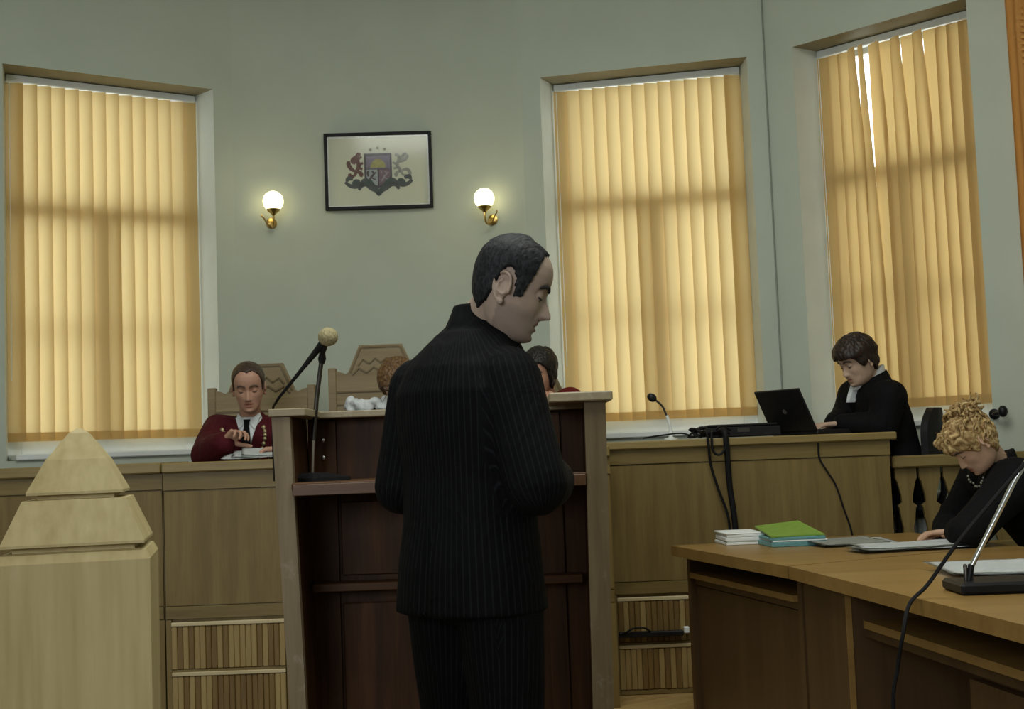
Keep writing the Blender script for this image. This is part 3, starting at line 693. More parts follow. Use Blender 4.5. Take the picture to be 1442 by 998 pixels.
mk('keyboard_tray', rect(0.52, L - 0.1, 0.05, 0.45, 0.60, 0.624), M_desk, t)
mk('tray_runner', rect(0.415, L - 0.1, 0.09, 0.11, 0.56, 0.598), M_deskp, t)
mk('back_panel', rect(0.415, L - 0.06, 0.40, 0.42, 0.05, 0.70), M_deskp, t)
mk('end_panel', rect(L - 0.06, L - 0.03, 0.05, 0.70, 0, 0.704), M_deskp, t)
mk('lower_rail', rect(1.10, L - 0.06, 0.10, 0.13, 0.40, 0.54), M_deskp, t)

# papers and folders on the desks
def stack(name, label, cat, px, py, w, d, layers, rz, group=None):
    p = atz(px, py, 0.75); t = thing(name, label, cat, (p.x, p.y, 0.7505), rz, group)
    z = 0.0
    for i, (h, mat, nm, jx) in enumerate(layers):
        mk(nm, boxes((-w / 2 + jx, w / 2 + jx, 0.0, d, z, z + h), bev=min(0.002, h * 0.3)), mat, t, rot=(0, 0, random.uniform(-0.03, 0.03)))
        z += h + 0.0004
    return t
stack('paper_stack', 'stack of white papers beside the green folder', 'papers', 1050, 767, 0.165, 0.22, [(0.012, M_paper, 'sheaf', 0), (0.004, M_paperb, 'divider', 0.004), (0.016, M_paper, 'sheaf', -0.003), (0.012, M_paper, 'sheaf', 0.003), (0.006, M_paper, 'sheaf', 0)], 0.06)
t = stack('folder', 'green folder on teal files, right of the white paper stack', 'folder', 1126, 769, 0.235, 0.28, [(0.020, M_teal, 'teal_file', 0), (0.006, M_paper, 'sheaf', 0.004), (0.012, M_teal, 'teal_file', -0.004)], 0.10)
bm = B(); ring_loft(bm, [[Vector((-0.12, 0.0, 0.040)), Vector((0.118, 0.02, 0.040)), Vector((0.118, 0.02, 0.045)), Vector((-0.12, 0.0, 0.046))], [Vector((-0.10, 0.30, 0.066)), Vector((0.10, 0.31, 0.082)), Vector((0.10, 0.31, 0.087)), Vector((-0.10, 0.30, 0.072))]])
mk('green_cover', bm, M_green, t)
def sheet_mesh(w, d, amp, seed, nx=10, ny=12):
    bm = B(); g = []
    for j in range(ny + 1):
        r = []
        for i in range(nx + 1):
            x = (i / nx - 0.5) * w; y = j / ny * d
            z = 0.002 + amp * (0.5 + 0.5 * mnoise.noise(Vector((x * 9 + seed, y * 9, seed * 1.7)))) * (0.4 + 0.6 * abs(2 * i / nx - 1))
            r.append(bm.verts.new((x, y, z)))
        g.append(r)
    for a, b in zip(g[:-1], g[1:]):
        for i in range(nx): bm.faces.new((a[i], a[i + 1], b[i + 1], b[i]))
    bmesh.ops.solidify(bm, geom=bm.faces[:], thickness=-0.0012); return bm
def papers(label, px, py, w, d, rz, n, mat, amp, group=None):
    p = atz(px, py, 0.75); t = thing('loose_papers', label, 'papers', (p.x, p.y, 0.751), rz, group)
    for i in range(n):
        mk('sheet', sheet_mesh(w, d, amp, i * 3.1 + px), mat if not isinstance(mat, list) else mat[i % len(mat)], t, smooth='all', loc=(0.012 * math.sin(i * 2.3), 0.01 * math.cos(i * 1.7), 0.0022 * i + (amp * 0.25 * i)), rot=(0.012 + 0.012 * i, 0, 0.10 * math.sin(i * 4.1)))
    return t
papers('loose grey papers lying right of the green folder', 1212, 769, 0.30, 0.24, 0.12, 3, [M_paperb, M_paper, M_paperb], 0.006)
papers('spread white papers in front of the blonde woman', 1290, 776, 0.42, 0.16, 0.16, 4, [M_paper, M_paper, M_paperb], 0.008)
papers('white papers behind the chrome microphone stand', 1425, 812, 0.34, 0.30, -0.10, 3, M_paper, 0.010)
papers('small white note at the left of the spread papers', 1236, 778, 0.14, 0.07, 0.3, 1, M_paper, 0.010)

# desk microphone stand at the right edge
p = atz(1405, 836, 0.75)
t = thing('microphone_stand', 'desk microphone stand with black base and chrome arm at the right edge', 'microphone', (p.x, p.y, 0.75))
mk('base', boxes((-0.105, 0.16, -0.02, 0.15, 0.001, 0.034), bev=0.008), M_black, t)
for dx in (-0.068, -0.052):
    bm = B(); lathe(bm, [(0, 0.03), (0.006, 0.03), (0.006, 0.075), (0.004, 0.08), (0, 0.08)], 10, Matrix.Translation((dx, 0.05, 0))); mk('clip_post', bm, M_dsteel, t, smooth=True)
bm = B(); tube(bm, [(-0.060, 0.05, 0.034), (-0.050, 0.05, 0.078)], 0.009, 12); mk('socket', bm, M_black, t, smooth=True)
bm = B(); tube(bm, [(-0.052, 0.05, 0.07), (0.088, 0.05, 0.31), (0.23, 0.03, 0.52)], 0.0075, 12); mk('arm', bm, M_steel, t, smooth=True)
bm = B(); tube(bm, [(0.23, 0.03, 0.52), (0.20, -0.01, 0.575), (0.17, -0.04, 0.61)], [0.012, 0.016, 0.018], 12); sphere(bm, (0.165, -0.045, 0.618), 0.027, 14, 10); mk('microphone_head', bm, M_black, t, smooth=True)
head_w = Vector((p.x + 0.235, p.y + 0.02, 1.26))
e1 = atz(1283, 842, 0.756); 
cable_pts = [head_w, at(1460, 632, 3.50), at(1410, 690, 3.50), at(1350, 762, 3.50), Vector((e1.x + 0.055, e1.y + 0.02, 0.79)), Vector((e1.x - 0.008, e1.y - 0.01, 0.742)), at(1272, 890, e1.y - 0.06), at(1264, 940, e1.y - 0.05), at(1258, 1010, e1.y - 0.05), Vector((at(1256, 1040, e1.y).x, e1.y - 0.05, 0.01))]
bm = B(); tube(bm, cable_pts, 0.0055, 7, smooth_k=7)
tag(mk('cable', bm, M_rubber, smooth=True), 'black cable sagging across the near desk edge to the floor', 'cable')

# ================================================================ MICROPHONE ON THE LECTERN SHELF
p = Vector((at(441, 668, 4.60).x, 4.58, 1.1135))
t = thing('table_microphone', 'foam-topped microphone on a slim stand on the lectern shelf', 'microphone', p)
bm = B(); ring_loft(bm, [[Vector((x, y, z)) for x, y in ((-0.055, -0.07), (0.02, -0.085), (0.135, -0.012), (0.135, 0.012), (0.02, 0.085), (-0.055, 0.07))] if z < 0.02 else [Vector((x * 0.75, y * 0.75, z)) for x, y in ((-0.045, -0.06), (0.02, -0.06), (0.06, -0.012), (0.06, 0.012), (0.02, 0.06), (-0.045, 0.06))] for z in (0.0, 0.012, 0.03)])
mk('base', bm, M_black, t)
def lp(px, py, Y): return at(px, py, Y) - p
bm = B(); tube(bm, [(0, 0, 0.028), lp(441, 620, 4.57)], 0.0075, 10); mk('lower_pole', bm, M_steel, t, smooth=True)
bm = B(); tube(bm, [lp(440, 640, 4.58), lp(446, 560, 4.57), lp(453, 506, 4.55)], 0.0085, 10); mk('pole', bm, M_dsteel, t, smooth=True)
bm = B(); tube(bm, [lp(453, 512, 4.55), lp(453.5, 505, 4.55), lp(454, 496, 4.54)], [0.010, 0.015, 0.010], 10); mk('joint', bm, M_black, t, smooth=True)
bm = B(); tube(bm, [lp(454, 500, 4.54), lp(456, 488, 4.52), lp(458, 480, 4.50)], [0.008, 0.013, 0.013], 10); mk('clip', bm, M_black, t, smooth=True)
bm = B(); tube(bm, [lp(460, 476, 4.50), lp(449, 490, 4.52), lp(425, 520, 4.54)], [0.017, 0.013, 0.0075], 10); mk('microphone_body', bm, M_black, t, smooth=True)
bm = B(); c = lp(462, 474, 4.50); sphere(bm, c, (0.036, 0.034, 0.033), 20, 14)
for v in bm.verts: v.co += (v.co - c).normalized() * 0.0025 * mnoise.noise(v.co * 90)
mk('windscreen', bm, M_foam, t, smooth='all')
bm = B(); tube(bm, [lp(425, 520, 4.54), lp(405, 545, 4.57), lp(389, 566, 4.62), lp(384, 585, 4.83), Vector((lp(384, 600, 4.84).x, lp(384, 600, 4.84).y, 0.0))], [0.0075, 0.006, 0.005, 0.004, 0.004], 8, smooth_k=4); mk('lead', bm, M_rubber, t, smooth=True)

# ================================================================ ON THE RIGHT BENCH
ZBT = 1.2155
# gooseneck microphone
p = Vector((at(944, 612, 6.50).x, 6.48, ZBT))
t = thing('gooseneck_microphone', 'black-headed gooseneck microphone on the bench in front of the middle window', 'microphone', p)
bm = B(); lathe(bm, [(0, 0), (0.036, 0), (0.036, 0.008), (0.012, 0.014), (0.010, 0.05), (0, 0.05)], 16); mk('base', bm, M_white, t, smooth=True)
bm = B(); tube(bm, [(0, 0, 0.04), (-0.003, 0, 0.075), (-0.016, 0, 0.125)], 0.0085, 8, smooth_k=4); mk('stem', bm, M_white, t, smooth=True)
bm = B(); tube(bm, [(-0.016, 0, 0.12), (-0.035, 0, 0.17), (-0.072, -0.005, 0.208)], 0.0055, 8, smooth_k=4); mk('neck', bm, M_dsteel, t, smooth=True)
bm = B(); sphere(bm, (-0.088, -0.008, 0.218), (0.026, 0.019, 0.021), 14, 10, Matrix.Rotation(0.6, 4, 'Y')); mk('microphone_head', bm, M_black, t, smooth='all')
# black equipment case under the laptop's left
p = Vector((at(1042, 610, 6.42).x, 6.40, ZBT))
t = thing('equipment_case', 'flat black equipment case left of the laptop', 'case', p, -0.03)
bm = B(); slab(bm, [(-0.185, -0.10), (0.185, -0.10), (0.175, 0.14), (-0.16, 0.14)], 0.002, 0.052); bmesh.ops.bevel(bm, geom=bm.edges[:], offset=0.006, segments=1, affect='EDGES'); mk('case_body', bm, M_black, t)
mk('case_lid', boxes((-0.17, 0.172, -0.085, 0.13, 0.053, 0.066), bev=0.005), M_rubber, t)
mk('latch', boxes((-0.03, 0.03, -0.104, -0.099, 0.026, 0.046)), M_dsteel, t)
# laptop
hp = Vector((at(1119, 612, 6.42).x, 6.42, ZBT))
t = thing('laptop', 'open black laptop in front of the clerk', 'laptop', hp, math.atan2(-0.87, 0.5) )
# local x along the hinge, local +y towards the clerk
bm = boxes((-0.165, 0.165, 0.0, 0.235, 0.0, 0.024), bev=0.004); mk('base', bm, M_black, t)
kb = mk('keyboard', boxes((-0.15, 0.15, 0.02, 0.125, 0.0242, 0.026)), M_rubber, t)
tilt = math.radians(27)
LM = Matrix.Translation((0, 0.004, 0.024)) @ Matrix.Rotation(tilt, 4, 'X')
bm = B(); box(bm, -0.165, 0.165, -0.012, 0.0, 0.0, 0.232, bev=0.004, M=LM); lid = mk('lid', bm, M_black, t)
bm = B(); box(bm, -0.15, 0.15, 0.0004, 0.0012, 0.018, 0.214, M=LM); mk('screen', bm, plain('laptop_screen', (0.02, 0.025, 0.035), 0.25), lid)
bm = B(); lathe(bm, [(0, 0), (0.013, 0.0), (0.013, 0.001), (0, 0.001)], 16, LM @ Matrix.Translation((0.0, -0.0122, 0.112)) @ Matrix.Rotation(PI / 2, 4, 'X')); mk('lid_badge', bm, plain('badge_grey', (0.10, 0.095, 0.09), 0.4), lid)
# tangle of leads, and leads hanging down the bench front
c0 = Vector((at(1000, 606, 6.33).x, 6.33, ZBT))
bm = B(); rnd = random.Random(3); pts = []
for k in range(46):
    a = k * 0.85; r_ = 0.025 + 0.055 * rnd.random()
    pts.append((r_ * 1.25 * math.cos(a) + 0.03 * math.sin(k * 0.3), r_ * 0.6 * math.sin(a), 0.007 + 0.058 * rnd.random() * (1 - 0.3 * abs(math.cos(a)))))
tube(bm, pts, 0.0055, 6, smooth_k=4)
tag(mk('cable_tangle', bm, M_rubber, smooth='all', loc=c0), 'tangle of black leads on the bench edge left of the equipment case', 'cable')
bm = B(); tube(bm, [c0 + Vector((-0.08, 0, 0.008)), at(960, 610, 6.36), at(930, 613, 6.40), at(905, 617, 6.42)], 0.0045, 6, smooth_k=4)
for v in bm.verts: v.co.z = max(v.co.z, ZBT + 0.002)
tag(mk('lead', bm, M_rubber, smooth='all'), 'black lead lying along the bench top towards the lectern', 'cable')
def hang(name, label, pix, r, y=6.212):
    bm = B(); pts = [at(px, py, yy) for px, py, yy in pix]
    tube(bm, pts, r, 7, smooth_k=5)
    return tag(mk(name, bm, M_rubber, smooth='all'), label, 'cable')
hang('hanging_lead', 'thick black lead hanging straight down the bench front', [(1012, 607, 6.30), (1020, 607, 6.215), (1023, 628, 6.205), (1027, 680, 6.225), (1033, 722, 6.22), (1038, 770, 6.22), (1040, 800, 6.22)], 0.0145)
hang('hanging_lead', 'thin black lead looping left of the thick hanging one', [(985, 609, 6.30), (994, 607, 6.212), (997, 622, 6.205), (1001, 655, 6.225), (1012, 690, 6.228), (1024, 722, 6.225), (1030, 760, 6.225)], 0.0065)
hang('hanging_lead', 'short black lead looped just under the bench top', [(1003, 607, 6.26), (1002, 612, 6.205), (1004, 634, 6.20), (1013, 640, 6.20), (1022, 630, 6.195), (1021, 614, 6.20)], 0.006)
hang('wall_lead', 'thin black lead running down the bench panel below the laptop', [(1152, 622, 6.232), (1154, 645, 6.237), (1166, 665, 6.240), (1177, 683, 6.240), (1188, 715, 6.240), (1200, 752, 6.240), (1204, 800, 6.240)], 0.0045)
# power strip along the bench foot
p = at(922, 892, 6.20)
t = thing('power_strip', 'black power strip fixed along the bench foot behind the far desk', 'power strip', p)
mk('strip_body', boxes((-0.17, 0.14, 0.0, 0.036, -0.014, 0.010), bev=0.004), M_black, t)
mk('white_plug', boxes((0.142, 0.168, 0.0, 0.034, -0.004, 0.026), bev=0.004), M_white, t)
bm = B(); tube(bm, [(-0.17, 0.01, -0.004), (-0.14, -0.005, 0.010), (-0.10, -0.01, 0.030), (-0.05, -0.01, 0.030), (-0.02, 0.004, 0.010)], 0.005, 6, smooth_k=5); mk('lead', bm, M_rubber, t, smooth='all')

# clerk's and woman's chairs
def office_chair(label, loc, rz, back_z0, back_z1, bw=0.21, mat=None):
    t = thing('office_chair', label, 'chair', loc, rz)
    bm = B(); R_ = []
    for k in [q / 2 for q in range(17)]:
        z = back_z0 + (back_z1 - back_z0) * k / 8; hw = bw * (1 - 0.55 * max(0, (k - 4) / 4) ** 3 - 0.12 * max(0, (2 - k) / 2) ** 2); R_.append([Vector((x, -0.21 - 0.02 * (1 - (x / bw) ** 2) + dy, z)) for x, dy in [(-hw, 0), (-hw * 0.5, -0.012), (0, -0.016), (hw * 0.5, -0.012), (hw, 0), (hw, 0.035), (0, 0.03), (-hw, 0.035)]])
    ring_loft(bm, R_); mk('backrest', bm, M_rubber, t, smooth=True)
    mk('seat', boxes((-0.22, 0.22, -0.2, 0.24, 0.40, 0.46), bev=0.02), M_rubber, t)
    bm = B(); tube(bm, [(0, -0.22, back_z0 + 0.1), (0, -0.235, 0.5), (0, -0.15, 0.39), (0, 0, 0.39)], 0.018, 8, smooth_k=4); mk('back_stem', bm, M_black, t, smooth=True)
    bm = B(); lathe(bm, [(0, 0.06), (0.03, 0.06), (0.03, 0.25), (0.02, 0.26), (0.02, 0.40), (0, 0.40)], 12); mk('column', bm, M_black, t, smooth=True)
    for k in range(5):
        a = 2 * PI * k / 5; bm = B(); tube(bm, [(0.02 * math.cos(a), 0.02 * math.sin(a), 0.10), (0.22 * math.cos(a), 0.22 * math.sin(a), 0.06)], [0.022, 0.014], 6); sphere(bm, (0.235 * math.cos(a), 0.235 * math.sin(a), 0.028), 0.027, 10, 6); mk('leg', bm, M_black, t)
    return t

# ================================================================ PEOPLE
def caps(bm, p0, p1, r0, r1, n=14):
    p0, p1 = Vector(p0), Vector(p1)
    sphere(bm, p0, r0, n, 8); sphere(bm, p1, r1, n, 8)
    d = p1 - p0
    if d.length < 1e-5: return
    a, b = frame_of(d)
    ring_loft(bm, [[p + a * (r * math.cos(2 * PI * j / n)) + b * (r * math.sin(2 * PI * j / n)) for j in range(n)] for p, r in ((p0, r0), (p1, r1))])
def chain(bm, pts, rad):
    for i in range(len(pts) - 1): caps(bm, pts[i], pts[i + 1], rad[i], rad[i + 1])
def torso(bm, secs, e=0.0, n=36, ex=2.4):
    rings = []
    for z, cx_, cy_, hw, hd in secs:
        r = []
        for j in range(n):
            a = 2 * PI * j / n; c, s = math.cos(a), math.sin(a)
            r.append(Vector((cx_ + (hw + e) * math.copysign(abs(c) ** (2 / ex), c), cy_ + (hd + e) * math.copysign(abs(s) ** (2 / ex), s), z)))
        rings.append(r)
    ring_loft(bm, rings)
def remesh(bm, voxel, smooth=2, ratio=1.0):
    bmesh.ops.recalc_face_normals(bm, faces=bm.faces[:])
    me = bpy.data.meshes.new('tmp'); bm.to_mesh(me); bm.free()
    o = bpy.data.objects.new('tmp', me); COL.objects.link(o)
    m = o.modifiers.new('r', 'REMESH'); m.mode = 'VOXEL'; m.voxel_size = voxel
    if smooth: s = o.modifiers.new('s', 'SMOOTH'); s.iterations = smooth; s.factor = 0.5
    if ratio < 1: d = o.modifiers.new('d', 'DECIMATE'); d.ratio = ratio
    dg = bpy.context.evaluated_depsgraph_get()
    out = bpy.data.meshes.new_from_object(o.evaluated_get(dg))
    bpy.data.objects.remove(o); bpy.data.meshes.remove(me)
    out.polygons.foreach_set('use_smooth', [True] * len(out.polygons)); return out
def wrinkle(me, amp, sc=(9, 9, 4), seed=0.0, bands=True):
    n = len(me.vertices); co = np.empty(n * 3); me.vertices.foreach_get('co', co); co = co.reshape(-1, 3)
    no = np.empty(n * 3); me.vertices.foreach_get('normal', no); no = no.reshape(-1, 3)
    for i in range(n):
        p = Vector((co[i, 0] * sc[0] + seed, co[i, 1] * sc[1], co[i, 2] * sc[2]))
        v = mnoise.noise(p) * 0.7 + mnoise.noise(p * 2.3) * 0.4
        co[i] += no[i] * (amp * v)
    me.vertices.foreach_set('co', co.reshape(-1)); me.update()

# ---- head as a surface over (azimuth, height): forward +y, right +x, eyes at z = 0
_zf = np.array([-.120, -.112, -.100, -.085, -.070, -.055, -.045, -.03, -.012, .004, .018, .032, .05, .07, .088, .103, .113, .119, .121])
_fr = np.array([.040, .070, .084, .084, .086, .087, .086, .085, .084, .083, .088, .091, .091, .085, .072, .052, .030, .010, -.006])
_bk = np.array([.000, -.010, -.028, -.046, -.060, -.072, -.080, -.090, -.097, -.100, -.103, -.104, -.103, -.098, -.087, -.070, -.050, -.030, -.014])
_wd = np.array([.016, .034, .044, .053, .0585, .063, .066, .0695, .0715, .073, .074, .0755, .076, .072, .0625, .048, .032, .016, .005])
def _smooth_interp(z, ys):
    s = 0
    for d, w in ((-.004, .25), (0, .5), (.004, .25)): s = s + w * np.interp(z + d, _zf, ys)
    return s
def head_surface(nt=120, nz=110, off=None, wide=1.0, chin=0.0, nose=1.0):
    u = np.linspace(0, 1, nz); z = -.120 + .241 * (0.5 - 0.5 * np.cos(PI * (0.08 + 0.92 * u))) ; z = (z - z[0]) / (z[-1] - z[0]) * .241 - .120
    th = np.linspace(0, 2 * PI, nt, endpoint=False)
    Z, T = np.meshgrid(z, th, indexing='ij')
    f, b, w = (_smooth_interp(Z, a) for a in (_fr, _bk, _wd)); w = w * wide
    c, s = np.cos(T), np.sin(T)
    ex = 0.86
    X = w * np.sign(c) * np.abs(c) ** ex
    ym = -0.012 + 0.03 * np.clip((-Z - .05) / .07, 0, 1)
    Y = np.where(s > 0, ym + (f - ym) * np.abs(s) ** ex, ym - (ym - b) * np.abs(s) ** 0.95)
    front = np.clip(s, 0, 1) ** 0.7
    g = lambda x0, z0, sx, sz: np.exp(-((X - x0) / sx) ** 2 - ((Z - z0) / sz) ** 2)
    d = np.zeros_like(X)
    hz = np.interp(Z, [-.060, -.053, -.048, -.042, -.035, -.020, -.005, .010, .022], [0, .001, .010, .023, .0245, .0165, .009, .004, 0]) * nose
    wn = np.interp(Z, [-.05, -.035, -.01, .02], [.0115, .0110, .008, .008])
    d += hz * np.exp(-(np.abs(X) / wn) ** 2.4)
    for sg in (-1, 1):
        d += .0085 * g(sg * .0135, -.042, .0065, .0075)
        d += -.0125 * g(sg * .031, .001, .015, .0105)
        d += .0035 * g(sg * .030, .020, .018, .007)
        d += .004 * g(sg * .046, -.026, .018, .018)
        d += -.003 * g(sg * .043, -.060, .014, .018)
        d += .002 * g(sg * .018, -.058, .005, .014)
        d += -.0022 * g(sg * .029, -.052, .005, .013) - .0025 * g(sg * .047, -.064, .012, .016)
    d += .0052 * g(0, -.0605, .017, .0050) + .0062 * g(0, -.0765, .015, .0055) - .0060 * g(0, -.0685, .022, .0028) - .003 * g(0, -.087, .014, .005) + (.007 + chin) * g(0, -.104, .017, .011)
    Y = Y + d * front
    if off is not None:
        P = np.stack([X, Y, Z], -1)
        du = np.roll(P, -1, 1) - np.roll(P, 1, 1); dv = np.gradient(P, axis=0)
        nn = np.cross(du, dv); nn /= (np.linalg.norm(nn, axis=-1, keepdims=True) + 1e-9)
        o_ = off(X, Y, Z, T)
        P = P + nn * o_[..., None]; return P
    return np.stack([X, Y, Z], -1)
_HS = {}
def surf_y(x, z, wide=1.0, nose=1.0):
    if (wide, nose) not in _HS: _HS[(wide, nose)] = head_surface(wide=wide, nose=nose)
    P = _HS[(wide, nose)]; d = (P[..., 0] - x) ** 2 + (P[..., 2] - z) ** 2 + (P[..., 1] < 0) * 1.0
    i = np.argsort(d.ravel())[:4]; w = 1 / (d.ravel()[i] + 1e-7); return float((P[..., 1].ravel()[i] * w).sum() / w.sum())
def grid_bm(bm, P, M):
    nz, nt, _ = P.shape
    rows = [[M @ Vector(P[i, j]) for j in range(nt)] for i in range(nz)]
    ring_loft(bm, rows)
def ear_bm(bm, M, sg, s=1.0):
    E = M @ Matrix.Translation((sg * .0745, -.014, -.012)) @ Matrix.Rotation(-sg * 0.42, 4, 'Z') @ Matrix.Rotation(0.14, 4, 'X') @ Matrix.Scale(s, 4)
    sphere(bm, E @ Vector((0, -.004, .002)), (.0065, .0145, .027), 16, 10, E.to_3x3().normalized())
    rim = [(.004 * sg, .012, -.008), (.003 * sg, .013, .012), (.006 * sg, .008, .027), (.009 * sg, -.006, .033), (.011 * sg, -.020, .026), (.011 * sg, -.024, .008), (.008 * sg, -.019, -.012), (.004 * sg, -.008, -.027)]
    tube(bm, [E @ Vector(p) for p in rim], .0043, 8, smooth_k=3)
    inner = [(.007 * sg, -.004, .018), (.009 * sg, -.013, .010), (.008 * sg, -.012, -.006), (.006 * sg, .002, -.014)]
    tube(bm, [E @ Vector(p) for p in inner], .0032, 6, smooth_k=3)
    sphere(bm, E @ Vector((.003 * sg, -.003, -.027)), (.0055, .0085, .0095), 10, 8, E.to_3x3().normalized())
    sphere(bm, E @ Vector((.004 * sg, .011, -.006)), (.0045, .0045, .007), 8, 6, E.to_3x3().normalized())
def hair_bm(M, line, thick, rough=.3, seed=0.0, fr=60, wide=1.0, zs=1.0, lump=0.0):
    ph, hz = zip(*line)
    def off(X, Y, Z, T):
        phi = np.degrees(np.arctan2(np.abs(X), Y + 0.0))
        h = np.interp(phi, ph, hz)
        jit = np.array([[mnoise.noise(Vector((x * 130 + seed, y * 130, z * 40))) for x, y, z in zip(a, b, c)] for a, b, c in zip(X, Y, Z)])
        lmp = np.array([[mnoise.noise(Vector((x * 28 + seed, y * 28, z * 28))) for x, y, z in zip(a, b, c)] for a, b, c in zip(X, Y, Z)])
        m = np.clip((Z - h + .004 * jit) / .007, 0, 1); m = m * m * (3 - 2 * m)
        th_ = thick(phi, Z) if callable(thick) else thick
        return -.007 + m * (.007 + th_ * (1 + rough * jit) + lump * lmp)
    P = head_surface(150, 130, off=off, wide=wide)
    bm = B(); grid_bm(bm, P, M); return bm
def hand_bm(bm, wrist, d, n, right, curl=(0.5, 0.5, 0.5, 0.5), thumb=0.3, s=1.0, spread=0.06):
    d = Vector(d).normalized(); n = (Vector(n) - d * Vector(n).dot(d)).normalized()
    t = d.cross(n) * (1 if right else -1); wrist = Vector(wrist)
    offs = (.031, .0105, -.0105, -.030); lens = (.070, .079, .073, .057); kn = (.088, .091, .087, .079)
    for k in range(4):
        kp = wrist + (d * kn[k] + t * offs[k]) * s
        caps(bm, wrist + (d * .012 + t * offs[k] * .62) * s, kp, .0140 * s, .0118 * s, 10)
        fd = (d + t * (spread * (1.5 - k) * 0.8)).normalized(); ax = t; p = kp; a = curl[k]
        for q, (fr_, r0, r1) in enumerate(((.46, .0100, .0090), (.30, .0090, .0082), (.24, .0082, .0066))):
            an = a * (0.8, 1.1, 0.7)[q]
            fd = (fd * math.cos(an) + n * math.sin(an)); nn_ = (n - fd * n.dot(fd));
            n2 = nn_.normalized() if nn_.length > 1e-4 else n
            e_ = p + fd * (lens[k] * fr_ * s); caps(bm, p, e_, r0 * s, r1 * s, 10); p = e_
            n_next = (fd.cross(t)).normalized()
            n = n_next if n_next.dot(n2) > 0 else -n_next
        n = (Vector(d).cross(t)).normalized() * (-1 if (Vector(d).cross(t)).dot(Vector(n)) < 0 and False else 1)
        n = t.cross(d).normalized() if right else d.cross(t).normalized()
        n = -n if False else n
    nrm = n
    p = wrist + (d * .022 + t * .022) * s
    td = (d * .60 + t * .75 + nrm * thumb).normalized()
    for L_, r0, r1, b_ in ((.045, .0150, .0120, .0), (.034, .0115, .0105, .25), (.027, .0102, .0080, .25)):
        td = (td + d * b_ + nrm * b_ * thumb * 1.5 - t * b_ * .5).normalized(); e_ = p + td * (L_ * s); caps(bm, p, e_, r0 * s, r1 * s, 10); p = e_
M_skin = vcol('skin', 0.5, 0.35)
M_eye = plain('eye_white', (0.55, 0.52, 0.48), 0.25, var=0.02)
M_iris = plain('dark_iris', (0.03, 0.02, 0.015), 0.2)
M_lash = plain('dark_lash', (0.02, 0.014, 0.01), 0.7)

